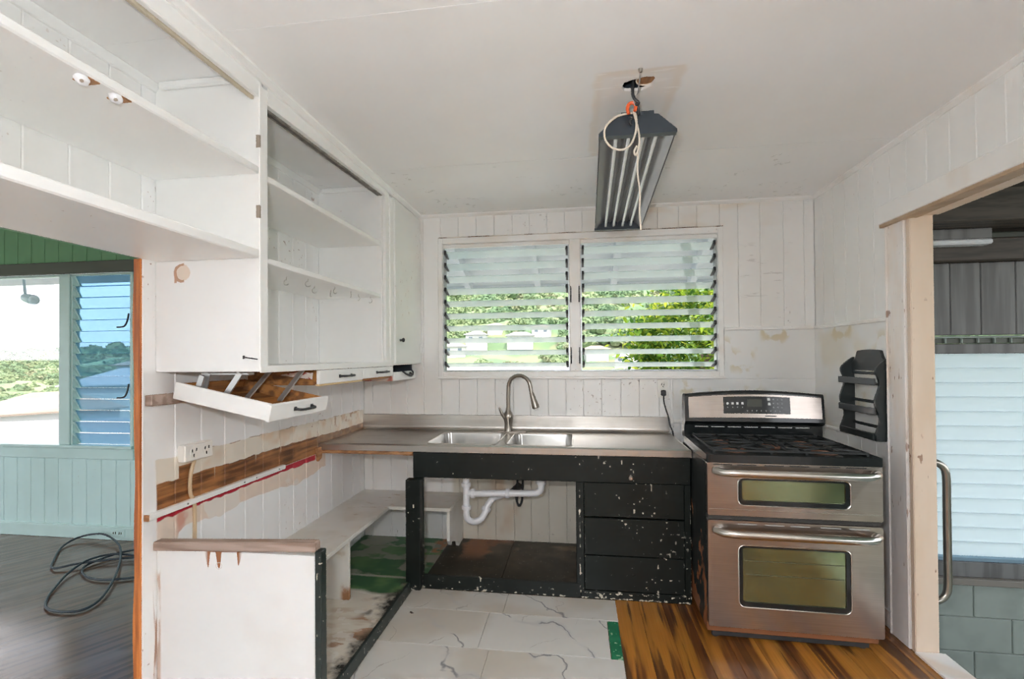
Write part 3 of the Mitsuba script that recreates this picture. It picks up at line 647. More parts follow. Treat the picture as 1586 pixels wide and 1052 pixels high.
loop = [(-1.30, -0.20, 0.012), (-1.42, -0.27, 0.012), (-1.60, -0.42, 0.02), (-1.67, -0.57, 0.014), (-1.655, -0.69, 0.012), (-1.52, -0.80, 0.012), (-1.33, -0.83, 0.012), (-1.10, -0.72, 0.012), (-0.93, -0.52, 0.012), (-1.15, -0.45, 0.024), (-1.50, -0.545, 0.024), (-1.72, -0.66, 0.024), (-1.84, -0.73, 0.014), (-1.99, -0.60, 0.012), (-2.18, -0.38, 0.012), (-2.19, -0.235, 0.03), (-2.02, -0.215, 0.05), (-1.78, -0.32, 0.03), (-1.53, -0.54, 0.034), (-1.30, -0.80, 0.028), (-1.13, -1.06, 0.014), (-1.13, -1.19, 0.012), (-1.30, -1.20, 0.012), (-1.43, -1.11, 0.012), (-1.55, -0.96, 0.012), (-1.66, -0.78, 0.02), (-1.69, -0.62, 0.034), (-1.60, -0.50, 0.03), (-1.30, -0.50, 0.012), (-0.95, -0.60, 0.012)]
solo('extension_cord', tube(smoothpath(loop, 8), 0.0068, 8), M_charcoal, 'black cord lying in loose loops on the dark floor', 'cord')

# ------------------------------------------------------------------ upper wall cabinet
XF = 0.434
ZB, ZT = 1.338, 2.36
UC = thing('wall_cabinet', 'white open wall cabinet with two shelves and a closed end door', 'cabinet')
part(UC, 'end_panel', hb(0.001, XF-0.002, -1.886, -1.868, ZB, 1.757, 0.002), M_endpanel, label='white side with a brown peeled paint mark')
part(UC, 'end_panel', hb(0.001, XF-0.002, -1.886, -1.868, 1.7575, H-0.001, 0.002), M_cab)
part(UC, 'stile', hb(XF-0.020, XF, -1.8865, -1.836, ZB, 2.4, 0.003), M_cab)
part(UC, 'stile', hb(XF-0.020, XF, -0.655, -0.596, ZB, 2.395, 0.003), M_cab)
part(UC, 'stile', hb(XF-0.012, XF+0.006, -0.595, -0.538, ZB, 2.395, 0.003), M_cab)
part(UC, 'partition', hb(0.001, XF-0.021, -0.665, -0.648, ZB+0.02, H-0.001, 0.002), M_cab)
part(UC, 'top_rail', hull([(x, y, z) for x in (XF-0.020, XF) for y, z in ((-1.836, 2.345), (-0.596, 2.384), (-1.836, H-0.001), (-0.596, H-0.001))]), M_cab, False)
part(UC, 'sliding_track', cat([hull([(x, y, z+dz) for x in (XF-0.021-0.016*i-0.011, XF-0.021-0.016*i) for y, z in ((-1.834, 2.337), (-0.656, 2.376)) for dz in (0, 0.020)]) for i in range(2)]), M_track, False, label='dark grooved track for sliding doors')
part(UC, 'shelf', hb(0.001, XF-0.026, -1.866, -0.667, 2.070, 2.094, 0.003), M_cab)
part(UC, 'shelf', hb(0.001, XF-0.026, -1.866, -0.667, 1.752, 1.775, 0.003), M_cab)
part(UC, 'bottom', hb(0.001, XF-0.003, -1.868, -0.001, ZB, ZB+0.020, 0.003), M_cab)
part(UC, 'bottom_rail', hb(XF-0.002, XF+0.004, -1.8865, -0.54, ZB-0.004, ZB+0.022, 0.002), M_cab)
part(UC, 'back_moulding', ext(sg.Polygon([(0.0005, H-0.001), (0.020, H-0.001), (0.018, H-0.010), (0.007, H-0.030), (0.0005, H-0.032)]), -1.866, -0.667, 'y'), M_cab)
part(UC, 'side_moulding', hb(0.03, XF-0.03, -0.6865, -0.6655, H-0.030, H-0.001, 0.006), M_cab)
UD = part(UC, 'door', hb(XF-0.002, XF+0.017, -0.535, -0.012, ZB+0.006, 2.396, 0.004), mat('cabinet_door', white_fn((0.72, 0.725, 0.70), (0.66, 0.64, 0.58), 0.3), 0.35))
part(UD, 'knob', lathe([(0, 0), (0.008, 0), (0.006, 0.012), (0.013, 0.018), (0.014, 0.024), (0.009, 0.030), (0, 0.031)], 16, (XF+0.0165, -0.455, 1.500), (1, 0, 0)), M_matte_black, label='round black knob')
for z in (1.45, 2.26): part(UD, 'hinge', cat(hb(XF+0.0175, XF+0.022, -0.04, -0.022, z-0.03, z+0.03, 0.002), tube([(XF+0.02, -0.018, z-0.034), (XF+0.02, -0.018, z+0.034)], 0.005, 8)), M_cab)
part(UC, 'door_top_rail', hb(XF-0.020, XF, -0.537, -0.001, 2.397, H-0.001, 0.002), M_cab)
def cup_hook(x, y, z, a=0):
    p = [(0, 0, 0), (0, 0, -0.014)]+[(0.012*math.sin(t)*1.0, 0, -0.026+0.012*math.cos(t)) for t in np.linspace(0.0, -4.2, 12)]
    m = tube(np.array(p), 0.0013, 6); m.apply_transform(rotm(a, [0, 0, 1])); m.apply_translation([x, y, z]); return m
for i, (x, y) in enumerate(((0.30, -1.50), (0.37, -1.44), (0.28, -1.22), (0.37, -1.18), (0.28, -1.05), (0.37, -1.00), (0.35, -0.86), (0.37, -0.74))):
    part(UC, 'cup_hook', cup_hook(x, y, 1.752, 25*i), M_nickel, label='small wire cup hook under the lower shelf')
for z in (2.19, 1.93): part(UC, 'old_hinge', hb(XF-0.014, XF+0.001, -1.8885, -1.880, z-0.025, z+0.022, 0.001), M_hinge)
part(UC, 'latch_pin', cat(tube([(0.372, -1.889, 1.392), (0.425, -1.889, 1.384)], 0.0022, 6), hb(0.366, 0.374, -1.892, -1.886, 1.386, 1.398, 0.002)), M_matte_black)

OC = thing('overhead_cabinet', 'white doorless cupboard with two shelves running over the wide doorway', 'cabinet')
OE = -4.6
part(OC, 'bottom_shelf', hb(0.0005, XF, OE, -1.8875, 1.757, 1.789, 0.004), M_cab)
part(OC, 'middle_shelf', hb(0.0005, XF, OE, -1.8875, 2.067, 2.094, 0.004), M_cab)
part(OC, 'top_rail', hb(XF-0.020, XF, OE, -1.8875, 2.352, H-0.001, 0.003), M_cab)
part(OC, 'door_track', hb(XF-0.034, XF-0.0205, OE, -1.8875, 2.344, 2.362, 0.002), mat('old_track', (0.50, 0.44, 0.34), 0.5), label='tan strip behind the top rail')
part(OC, 'back_moulding', ext(sg.Polygon([(0.0005, H-0.001), (0.020, H-0.001), (0.018, H-0.010), (0.007, H-0.030), (0.0005, H-0.032)]), OE, -1.8875, 'y'), M_cab)
part(OC, 'side_moulding', hb(0.03, XF-0.035, -1.908, -1.8875, H-0.030, H-0.001, 0.006), M_cab)
part(OC, 'end_panel', hb(0.0005, XF, OE-0.02, OE-0.0005, 1.757, H-0.001, 0.003), M_cab)
for i, (y, dz) in enumerate(((-2.541, 0), (-2.452, 0))):
    q = trimesh.creation.icosphere(subdivisions=2); v = np.array(q.vertices)
    v = v*(0.75+0.55*meshkit.fbm(v*2.2+9*i, 3, i))[:, None]*[0.014, 0.016, 0.013]; v[:, 2] = np.minimum(v[:, 2], 0.0075)
    k = trimesh.Trimesh(v+[XF-0.018, y, 2.0590], q.faces, process=False)
    part(OC, 'catch_screw', tube([(XF-0.014, y-0.006, 2.052), (XF-0.006, y-0.010, 2.049)], 0.004, 8), M_hinge)
    part(OC, 'door_catch', k, M_pvc, label='broken white ceramic catch under the middle shelf')
    part(OC, 'catch_plate', hb(XF-0.050, XF-0.004, y+0.004, y+0.034, 2.0635, 2.0668, 0.001), M_rawwood)
trimobj('trim_8', cove('y', XF, OE, -0.023, 0.026, 1), M_cab, 'ceiling moulding along the face of the white wall cabinets')

# ------------------------------------------------------------------ broken drawer hanging below the cabinet
DR = thing('hanging_drawer', 'white shallow drawer with black handle hanging tilted from metal arms', 'drawer')
ang = math.degrees(math.atan2(0.083, 0.40))
MD = trimesh.transformations.translation_matrix([0.040, 0, 1.2345]) @ rotm(ang, [0, 1, 0])
Ld = 0.405
def dpart(name, m, b, **kw): return part(DR, name, moved(m, MD), b, **kw)
dpart('side', hb(0.0, Ld, -1.850, -1.836, 0.0, 0.066, 0.002), M_cab)
dpart('side', hb(0.0, Ld, -1.455, -1.443, 0.0, 0.060, 0.002), M_drawer_in)
dpart('back', hb(0.0, 0.012, -1.8355, -1.4555, 0.0, 0.060, 0.002), M_drawer_in)
dpart('bottom', hb(0.0125, Ld-0.001, -1.8355, -1.4555, 0.006, 0.014, 0.001), M_drawer_in, label='bare brown drawer bottom')
dpart('lining', hb(0.0125, Ld-0.001, -1.8358, -1.8345, 0.014, 0.064, 0.0005), M_drawer_in)
fr = dpart('front', hb(Ld, Ld+0.016, -1.866, -1.432, 0.000, 0.066, 0.003), M_cab)
def bar_handle(parent, x, y0, y1, z, M=None, r=0.0055):
    m = tube(smoothpath([(x, y0, z), (x+0.020, y0+0.004, z), (x+0.026, y0+0.02, z), (x+0.026, (y0+y1)/2, z), (x+0.026, y1-0.02, z), (x+0.020, y1-0.004, z), (x, y1, z)], 4), r, 8)
    m = cat(m, hb(x-0.001, x+0.004, y0-0.008, y0+0.008, z-0.008, z+0.008, 0.001), hb(x-0.001, x+0.004, y1-0.008, y1+0.008, z-0.008, z+0.008, 0.001))
    return part(parent, 'handle', m if M is None else moved(m, M), M_matte_black, label='black bar handle')
bar_handle(fr, Ld+0.016, -1.70, -1.575, 0.036, MD)
def flat_arm(p0, p1, w=0.011, t=0.004, side=(0, 1, 0)):
    p0, p1 = np.array(p0, float), np.array(p1, float); d = (p1-p0)/np.linalg.norm(p1-p0)
    s = np.array(side, float); s -= d*(s@d); s /= np.linalg.norm(s); u = np.cross(d, s)
    return hull([p+a*w*s+b*t*u for p in (p0, p1) for a in (-1, 1) for b in (-1, 1)])
part(DR, 'bracket', cat(hb(0.120, 0.325, -1.80, -1.76, 1.322, 1.3335, 0.003), flat_arm((0.145, -1.82, 1.322), (0.118, -1.82, 1.248), side=(1, 0, 0)), ), M_galv)
part(DR, 'bracket_arm', flat_arm((0.292, -1.80, 1.331), (0.222, -1.80, 1.236), side=(1, 0, 0.3)), M_galv)
part(DR, 'bracket_arm', flat_arm((0.155, -1.80, 1.331), (0.130, -1.80, 1.250), side=(1, 0, 0.3)), M_galv)
part(DR, 'bracket_arm', flat_arm((0.36, -1.475, 1.331), (0.335, -1.61, 1.208), side=(1, 0, 0)), M_galv)
part(DR, 'bracket_arm', flat_arm((0.22, -1.50, 1.331), (0.20, -1.63, 1.222), side=(1, 0, 0)), M_galv)

# two fixed drawers and a small one under the cabinet
UDW = thing('under_cabinet_drawer', 'pair of narrow white drawers with black handles under the open wall cabinet', 'drawer')
part(UDW, 'drawer_box', cat(hb(0.06, XF-0.016, -1.43, -1.418, 1.262, 1.3325, 0.002), hb(0.06, XF-0.016, -1.418, -0.545, 1.262, 1.270, 0.002), hb(0.06, 0.072, -1.418, -0.545, 1.270, 1.3325, 0.002), hb(0.0601, XF-0.016, -0.557, -0.545, 1.270, 1.3325, 0.002)), M_drawer_in)
f1 = part(UDW, 'front', hb(XF-0.016, XF, -1.458, -0.990, 1.268, 1.3325, 0.003), M_cab)
f2 = part(UDW, 'front', hb(XF-0.016, XF, -0.986, -0.538, 1.272, 1.3325, 0.003), M_cab)
part(UDW, 'edge_strip', hb(XF-0.022, XF-0.004, -1.458, -0.99, 1.259, 1.2675, 0.002), mat('pale_wood', (0.62, 0.47, 0.26), 0.5), label='pale wood lower edge')
part(UDW, 'torn_lining', hull([(0.30, -1.459, 1.302), (0.40, -1.459, 1.290), (0.405, -1.461, 1.320), (0.33, -1.470, 1.326), (0.25, -1.476, 1.310)]), mat('torn_paper', lambda p, n, uv: mix((0.66, 0.60, 0.55), (0.38, 0.08, 0.06), smoothstep(0.5, 0.56, fbm(p.x*40, p.y*40, p.z*40))), 0.6), label='torn red and white liner')
bar_handle(f1, XF, -1.262, -1.136, 1.298)
bar_handle(f2, XF, -0.802, -0.655, 1.302)
SM = thing('small_drawer', 'small white drawer with a wrought black pull below the closed cupboard door', 'drawer')
part(SM, 'drawer_box', cat(hb(0.10, 0.41, -0.50, -0.488, 1.236, 1.292, 0.002), hb(0.10, 0.41, -0.488, -0.07, 1.236, 1.244, 0.002), hb(0.10, 0.112, -0.488, -0.07, 1.244, 1.292, 0.002)), mat('pink_wood', lambda p, n, uv: mix((0.60, 0.50, 0.42), (0.45, 0.16, 0.12), smoothstep(0.55, 0.62, fbm(p.x*20, p.y*20, p.z*20))), 0.55))
f3 = part(SM, 'front', hb(0.41, 0.424, -0.492, -0.062, 1.236, 1.293, 0.003), M_cab)
part(f3, 'wrought_pull', cat(tube(smoothpath([(0.424, -0.34, 1.296), (0.440, -0.325, 1.280), (0.450, -0.27, 1.262), (0.450, -0.22, 1.262), (0.440, -0.165, 1.280), (0.424, -0.15, 1.296)], 5), 0.006, 8), tube(smoothpath([(0.450, -0.27, 1.262), (0.446, -0.245, 1.285), (0.450, -0.21, 1.262)], 4), 0.005, 8)), M_matte_black, label='black wrought pull')
part(SM, 'runner', cat(hb(0.12, 0.40, -0.50, -0.485, 1.293, ZB-0.0008, 0.002), hb(0.12, 0.40, -0.085, -0.07, 1.245, ZB-0.0008, 0.002)), M_charcoal)

# things on the left wall
solo('wood_block', hb(0.0006, 0.030, -1.935, -1.60, 1.213, 1.254, 0.003), M_dustwood, 'short brown wooden block on the wall behind the hanging drawer', 'wood block')
OB = thing('outlet_box', 'white surface-mounted double outlet on the left wall', 'outlet')
part(OB, 'box', hb(0.0006, 0.036, -1.782, -1.625, 0.972, 1.040, 0.004), M_plastic)
for yy in (-1.735, -1.665):
    s = [hb(0.0355, 0.0372, yy+dy-0.003, yy+dy+0.003, 1.006+dz-0.006, 1.006+dz+0.006, 0.0005) for dy, dz in ((-0.010, 0.008), (0.012, 0.010), (-0.002, -0.012))]
    part(OB, 'socket', cat(lathe([(0.0005, 0), (0.021, 0), (0.019, 0.002), (0.0005, 0.002)], 18, (0.0355, yy, 1.006), (1, 0, 0))), M_plastic)
    part(OB, 'socket_slot', cat([moved(x, trimesh.transformations.translation_matrix([0.0018, 0, 0])) for x in s]), M_slot)
part(OB, 'cable', tube(smoothpath([(0.012, -1.70, 0.972), (0.014, -1.722, 0.93), (0.012, -1.728, 0.88), (0.010, -1.722, 0.83), (0.008, -1.700, 0.79), (0.006, -1.695, 0.66), (0.006, -1.70, 0.55)], 5), 0.0075, 8), mat('old_cable', (0.52, 0.38, 0.24), 0.5), label='old tan cable running down the wall')
st = hull([(x, y, z) for y, z in ((-1.940, 0.795), (-0.775+0.0, 0.800)) for x in (0.0006, 0.024) for z in (z, z+0.021)])
WS = thing('wall_batten', 'long white batten nailed along the torn brown strip of the left wall', 'batten')
part(WS, 'stick', hb(0.0006, 0.022, -1.934, -1.06, 0.790, 0.812, 0.002), M_cab)
part(WS, 'sawn_end', hb(0.0008, 0.0225, -1.940, -1.9345, 0.789, 0.813, 0.002), M_rawwood, label='raw brown end')
for y in (-1.75, -1.40, -1.31, -1.12): part(WS, 'nail', lathe([(0.0002, 0), (0.004, 0), (0.003, 0.002), (0.0002, 0.003)], 8, (0.0218, y, 0.801), (1, 0, 0)), M_slot)

# ------------------------------------------------------------------ remains of the left base cabinet
PE = thing('cabinet_end_panel', 'white upright end panel of a removed base cabinet, wooden bar on top', 'panel')
part(PE, 'panel', hb(0.0008, 0.643, -1.882, -1.862, 0.001, 0.672, 0.003), M_panelwhite)
part(PE, 'edge_strip', hb(0.6435, 0.668, -1.884, -1.842, 0.001, 0.690, 0.003), M_green_edge, label='dark green chipped front edge')
bar = hb(-0.012, 0.652, -1.896, -1.852, 0.0, 0.034, 0.004); bar.apply_transform(rotm(-2.4, [0, 1, 0], (0, -1.87, 0))); bar.apply_translation([0, 0, 0.664])
part(PE, 'top_bar', bar, M_dustwood, label='dusty unpainted wooden bar')
CF = thing('cabinet_floor', 'rotted cabinet floor with green linoleum and black mould', 'cabinet floor')
part(CF, 'floor_board', hb(0.001, 0.588, -1.861, -0.001, 0.001, 0.060, 0.002), M_cabfloor)
part(CF, 'floor_board', hb(0.5885, 0.672, -0.60, -0.001, 0.001, 0.058, 0.002), M_cabfloor)
part(CF, 'toe_kick', hb(0.5885, 0.603, -1.861, -0.72, 0.001, 0.066, 0.003), M_green_edge, label='black toe-kick strip')
SH = thing('corner_shelf', 'low white L-shaped shelf in the corner under the worktop', 'shelf')
part(SH, 'shelf_board', hb(0.001, 0.345, -1.60, -0.392, 0.378, 0.402, 0.003), M_shelf)
part(SH, 'shelf_board', hb(0.001, 0.757, -0.391, -0.001, 0.378, 0.402, 0.003), M_shelf)
part(SH, 'support_panel', hb(0.001, 0.340, -0.975, -0.955, 0.0605, 0.3775, 0.002), M_shelf)
part(SH, 'end_panel', ext(sg.Polygon([(-0.001, 0.0612), (-0.001, 0.3775), (-0.391, 0.3775), (-0.391, 0.19), (-0.375, 0.170), (-0.35, 0.15), (-0.33, 0.165), (-0.28, 0.15), (-0.16, 0.105), (-0.14, 0.0612)]), 0.737, 0.757, 'x'), M_shelf, label='side with a rotted lower corner')
part(SH, 'back_batten', hb(0.340, 0.352, -0.014, -0.001, 0.0605, 0.3775, 0.002), M_shelf)

# ------------------------------------------------------------------ black sink cabinet
BK = thing('sink_cabinet', 'black painted sink base cabinet, doors gone, chipped drawers at the right', 'cabinet')
yf = -0.655
part(BK, 'top_rail', hb(0.600, 2.205, yf, yf+0.018, 0.664, 0.818, 0.003), M_black)
part(BK, 'stile', hb(0.600, 0.664, yf, yf+0.018, 0.024, 0.6635, 0.003), M_black)
part(BK, 'stile', hb(1.572, 1.617, yf, yf+0.018, 0.024, 0.6635, 0.003), M_black)
part(BK, 'stile', hb(2.170, 2.205, yf, yf+0.018, 0.004, 0.6635, 0.003), M_black)
part(BK, 'corner_post', hb(0.572, 0.661, -0.715, yf-0.001, 0.012, 0.662, 0.004), M_black)
part(BK, 'bottom_rail', hb(0.661, 1.596, yf-0.004, yf+0.018, 0.0015, 0.084, 0.004), M_black)
part(BK, 'bottom_rail', hb(1.5965, 2.205, yf-0.002, yf+0.016, 0.0015, 0.048, 0.003), M_black)
part(BK, 'bottom_board', hb(0.673, 1.130, yf+0.019, -0.002, 0.055, 0.070, 0.002), M_sinkfloor, label='rusty stained cabinet floor')
part(BK, 'bottom_board', hb(1.1315, 1.62, yf+0.019, -0.002, 0.055, 0.070, 0.002), M_sinkfloor, label='dark stained cabinet floor')
part(BK, 'partition', hb(1.600, 1.616, yf+0.019, -0.002, 0.0705, 0.8, 0.002), M_black)
part(BK, 'side_panel', hb(2.188, 2.204, yf+0.019, -0.002, 0.002, 0.818, 0.002), M_black)
dz = [(0.470, 0.6635), (0.252, 0.4615), (0.052, 0.2475)]
for i, (a, b) in enumerate(dz):
    dk = part(BK, 'drawer', hb(1.6185, 2.1685, yf-0.0015, yf+0.018, a, b, 0.0025), M_black)
    kz = {0: 0.0, 1: 0.357, 2: 0.150}[i]
    if i: part(dk, 'knob_hole', lathe([(0.0003, 0), (0.009, 0), (0.006, 0.003), (0.0003, 0.004)], 12, (1.89, yf-0.0012, kz), (0, -1, 0)), M_enamel)
part(BK, 'knob', lathe([(0, 0), (0.010, 0), (0.007, 0.008), (0.013, 0.014), (0.013, 0.02), (0.006, 0.026), (0, 0.026)], 16, (1.88, yf, 0.698), (0, -1, 0)), M_steel, label='small steel knob on the top drawer')
part(BK, 'support_block', hb(0.53, 0.5995, -0.64, -0.58, 0.790, 0.8025, 0.002), M_rawwood)
solo('worktop_bracket', hull([(0.001, -0.715, 0.84), (0.020, -0.715, 0.84), (0.001, -0.655, 0.84), (0.020, -0.655, 0.84), (0.001, -0.70, 0.755), (0.016, -0.70, 0.755), (0.001, -0.66, 0.77), (0.016, -0.66, 0.77)]), M_rawwood, 'brown wooden cleat on the left wall under the worktop end', 'bracket')

# ------------------------------------------------------------------ stainless worktop with two basins
SK = thing('sink_worktop', 'stainless steel worktop with upstand and two sink basins', 'worktop')
CZ = 0.859
b1, b2 = (0.665, 1.100, -0.605, -0.125), (1.160, 1.552, -0.605, -0.140)
top = sg.box(0.0015, -0.672, 2.207, -0.002)
for b in (b1, b2): top = top.difference(rrect(*b, 0.045, 8))
part(SK, 'top', ext(top, CZ-0.003, CZ), M_counter, 20)
part(SK, 'front_lip', cat(hull([(x, y, z) for x in (0.0015, 2.207) for y, z in ((-0.671, CZ), (-0.660, CZ+0.004), (-0.650, CZ), (-0.674, CZ-0.004), (-0.674, CZ-0.038), (-0.668, CZ-0.038))]), hull([(x, y, z) for y in (-0.672, -0.02) for x, z in ((2.207, CZ-0.002), (2.209, CZ-0.038), (2.203, CZ-0.038), (2.200, CZ-0.003), (2.203, CZ+0.003))])), M_counter, 30)
part(SK, 'upstand', ext(sg.Polygon([(-0.0015, CZ-0.002), (-0.040, CZ-0.002), (-0.030, CZ+0.004), (-0.022, CZ+0.014), (-0.020, CZ+0.03), (-0.020, 0.964), (-0.017, 0.967), (-0.0015, 0.967)]), 0.0015, 2.205, 'x'), M_counter, 50)
def basin(x0, x1, y0, y1, depth, r=0.045):
    rings = [(0.0, 0.0), (0.006, -0.010), (0.012, -depth+0.03), (0.020, -depth+0.010), (0.040, -depth)]
    V, n = [], None
    for ins, z in rings:
        c = np.array(rrect(x0+ins, x1-ins, y0+ins, y1-ins, r, 8).exterior.coords)[:-1]
        n = len(c); V.append(np.c_[c, np.full(n, CZ+z)])
    V.append(np.array([[(x0+x1)/2, (y0+y1)/2, CZ-depth-0.003]])); V = np.vstack(V); Fs = []
    for i in range(len(rings)-1):
        for j in range(n):
            j2 = (j+1) % n
            Fs += [(i*n+j, (i+1)*n+j2, i*n+j2), (i*n+j, (i+1)*n+j, (i+1)*n+j2)]
    i = len(rings)-1
    for j in range(n): Fs.append((i*n+j, len(V)-1, i*n+(j+1) % n))
    return trimesh.Trimesh(V, np.array(Fs), process=False)
for b in (b1, b2):
    k = part(SK, 'basin', basin(*b, 0.17), M_basin, 50)
    rim = np.array(rrect(*b, 0.045, 8).exterior.coords)[:-1]
    part(k, 'rim', tube(np.c_[rim, np.full(len(rim), CZ+0.0005)], 0.0035, 8, closed=True), M_steel)
    part(k, 'strainer', lathe([(0.0005, 0.004), (0.030, 0.003), (0.042, 0.006), (0.045, 0.0), (0.0005, -0.004)], 20, ((b[0]+b[1])/2, (b[2]+b[3])/2, CZ-0.170)), M_nickel)
part(SK, 'wood_edge', hb(0.0015, 0.598, -0.668, -0.56, CZ-0.060, CZ-0.039, 0.003), M_rawwood, label='bare wooden board under the left end')
part(SK, 'underlay', cat(hb(0.0015, 0.655, -0.555, -0.022, CZ-0.055, CZ-0.004, 0.002)), M_rawwood)
FA = thing('faucet', 'brushed nickel gooseneck kitchen faucet with pull-down spray head', 'faucet')
fx, fy = 1.105, -0.085
ep = sg.Point(0, 0).buffer(1, quad_segs=12)
plate = sg.Polygon([(fx-0.13+0.0+0, fy)]+[]) if False else sg.LineString([(fx-0.105, fy), (fx+0.105, fy)]).buffer(0.028, quad_segs=10)
part(FA, 'base_plate', ext(plate, CZ+0.0003, CZ+0.007), M_nickel, 30)
part(FA, 'body', lathe([(0, 0), (0.030, 0), (0.029, 0.012), (0.026, 0.05), (0.032, 0.085), (0.034, 0.105), (0.028, 0.125), (0.018, 0.145), (0.0155, 0.16), (0, 0.16)], 24, (fx, fy, CZ+0.0075)), M_nickel)
arc = [(fx+0.0, fy, CZ+0.16), (fx+0.0, fy, CZ+0.25), (fx+0.002, fy-0.0, CZ+0.31)]
for t in np.linspace(PI, 0.35, 10): arc.append((fx+0.082+0.080*math.cos(t), fy-0.028*(1+math.cos(t)), CZ+0.315+0.082*math.sin(t)))
arc.append((fx+0.168, fy-0.055, CZ+0.283))
part(FA, 'spout', tube(smoothpath(arc, 4), 0.0135, 14), M_nickel)
sp0 = np.array(arc[-1]); sdir = np.array([0.30, -0.06, -1.0]); sdir /= np.linalg.norm(sdir)
part(FA, 'spray_head', lathe([(0, 0), (0.015, 0), (0.0165, 0.008), (0.0145, 0.014), (0.017, 0.02), (0.019, 0.05), (0.025, 0.092), (0.0265, 0.108), (0.022, 0.114), (0, 0.114)], 20, sp0, sdir), M_nickel)
part(FA, 'nozzle', lathe([(0, 0.113), (0.017, 0.113), (0.015, 0.122), (0, 0.122)], 16, sp0, sdir), M_plastic)
lv = smoothpath([(fx-0.024, fy-0.012, CZ+0.10), (fx-0.040, fy-0.016, CZ+0.125), (fx-0.055, fy-0.020, CZ+0.158), (fx-0.062, fy-0.022, CZ+0.172)], 5)
part(FA, 'lever', tube(lv, np.linspace(0.014, 0.006, len(lv)), 10), M_nickel)

# drain pipes and supply lines under the sink
DP = thing('drain_pipe', 'white plastic sink drain with trap hanging in the open sink cabinet', 'pipe')
py = -0.33
x1, x2 = 0.855, 1.350
def ring(c, axis, r=0.032, h=0.026): return lathe([(0.0005, 0), (r*0.9, 0), (r, 0.004), (r, h-0.004), (r*0.9, h), (0.0005, h)], 14, np.array(c)-np.array(axis, float)*h/2, axis)
part(DP, 'tailpiece', tube([(x1, py, 0.6845), (x1, py, 0.40)], 0.0215, 14), M_pvc)
part(DP, 'tailpiece', tube([(x2, py, 0.6845), (x2, py, 0.56)], 0.0215, 14), M_pvc)
part(DP, 'cross_pipe', tube(smoothpath([(x1, py, 0.488), (x1+0.1, py, 0.490), (x1+0.25, py, 0.496), (x2-0.06, py, 0.502), (x2-0.02, py, 0.512), (x2-0.002, py, 0.535), (x2, py, 0.575)], 6), 0.0215, 14), M_pvc)
tr = [(x1, py, 0.40), (x1, py, 0.345), (x1+0.010, py+0.01, 0.312), (x1+0.045, py+0.03, 0.292), (x1+0.085, py+0.05, 0.305), (x1+0.112, py+0.065, 0.345), (x1+0.125, py+0.08, 0.385), (x1+0.155, py+0.10, 0.425), (x1+0.20, py+0.13, 0.442), (x1+0.29, py+0.18, 0.455)]
part(DP, 'trap', tube(smoothpath(tr, 6), 0.0215, 14), M_pvc)
for c, ax in (((x1, py, 0.545), (0, 0, 1)), ((x1, py, 0.395), (0, 0, 1)), ((x1+0.045, py, 0.489), (1, 0, 0)), ((x1+0.275, py, 0.497), (1, 0, 0)), ((x2, py, 0.575), (0, 0, 1)), ((x1+0.118, py+0.072, 0.365), (0.3, 0.4, 0.9))):
    part(DP, 'slip_nut', ring(c, np.array(ax, float)/np.linalg.norm(ax)), M_pvc)
part(DP, 'wall_stub', tube([(x1+0.285, py+0.178, 0.455), (x1+0.31, -0.0005, 0.46)], 0.026, 12), M_matte_black, label='black pipe stub into the wall')
SL = thing('supply_hose', 'dark water supply hoses and shutoff valves behind the white drain pipe', 'hose')
for i, (xa, xb, zb) in enumerate(((1.07, 1.10, 0.52), (1.19, 1.16, 0.38), (1.24, 1.24, 0.53))):
    part(SL, 'hose', tube(smoothpath([(fx+0.02*(i-1), fy-0.03, 0.80), (xa, -0.12, 0.68), (xb+0.01, -0.10, 0.58), (xb, -0.06, zb)], 6), 0.008, 8), M_matte_black)
part(SL, 'hose', tube(smoothpath([(1.20, -0.10, 0.78), (1.205, -0.10, 0.55), (1.20, -0.10, 0.40), (1.18, -0.11, 0.352), (1.160, -0.10, 0.40), (1.163, -0.08, 0.50)], 6), 0.008, 8), M_matte_black)
for x, z in ((1.07, 0.535), (1.165, 0.53), (1.32, 0.535)):
    part(SL, 'shutoff_valve', cat(lathe([(0, 0), (0.034, 0), (0.030, 0.006), (0.012, 0.010), (0.012, 0.03), (0.016, 0.03), (0.016, 0.05), (0, 0.05)], 14, (x, -0.0008, z), (0, -1, 0)), hb(x-0.02, x+0.02, -0.062, -0.050, z-0.008, z+0.008, 0.003)), M_nickel)

# wall outlet with plug by the stove
WO = thing('wall_outlet', 'white wall outlet with a black plug between window and stove', 'outlet')
part(WO, 'plate', hb(2.131, 2.203, -0.0065, -0.0006, 1.098, 1.224, 0.002), M_plastic)
part(WO, 'socket', cat(hb(2.150, 2.184, -0.0085, -0.006, 1.168, 1.206, 0.003), hb(2.150, 2.184, -0.0085, -0.006, 1.112, 1.15, 0.003)), M_plastic)
part(WO, 'slot', cat(hb(2.158, 2.162, -0.0095, -0.008, 1.182, 1.198, 0.0005), hb(2.172, 2.176, -0.0095, -0.008, 1.182, 1.198, 0.0005), hb(2.164, 2.170, -0.0095, -0.008, 1.171, 1.178, 0.0005)), M_slot)
PC = thing('power_cord', 'black plug and cord running from the wall outlet down behind the stove', 'cord')
part(PC, 'plug', hb(2.152, 2.184, -0.034, -0.0087, 1.112, 1.152, 0.006), M_matte_black)
part(PC, 'cord', tube(smoothpath([(2.168, -0.028, 1.115), (2.170, -0.026, 1.07), (2.182, -0.03, 1.02), (2.196, -0.035, 0.97), (2.206, -0.045, 0.91), (2.222, -0.055, 0.86), (2.235, -0.07, 0.70), (2.26, -0.10, 0.4)], 6), 0.0048, 8), M_matte_black)

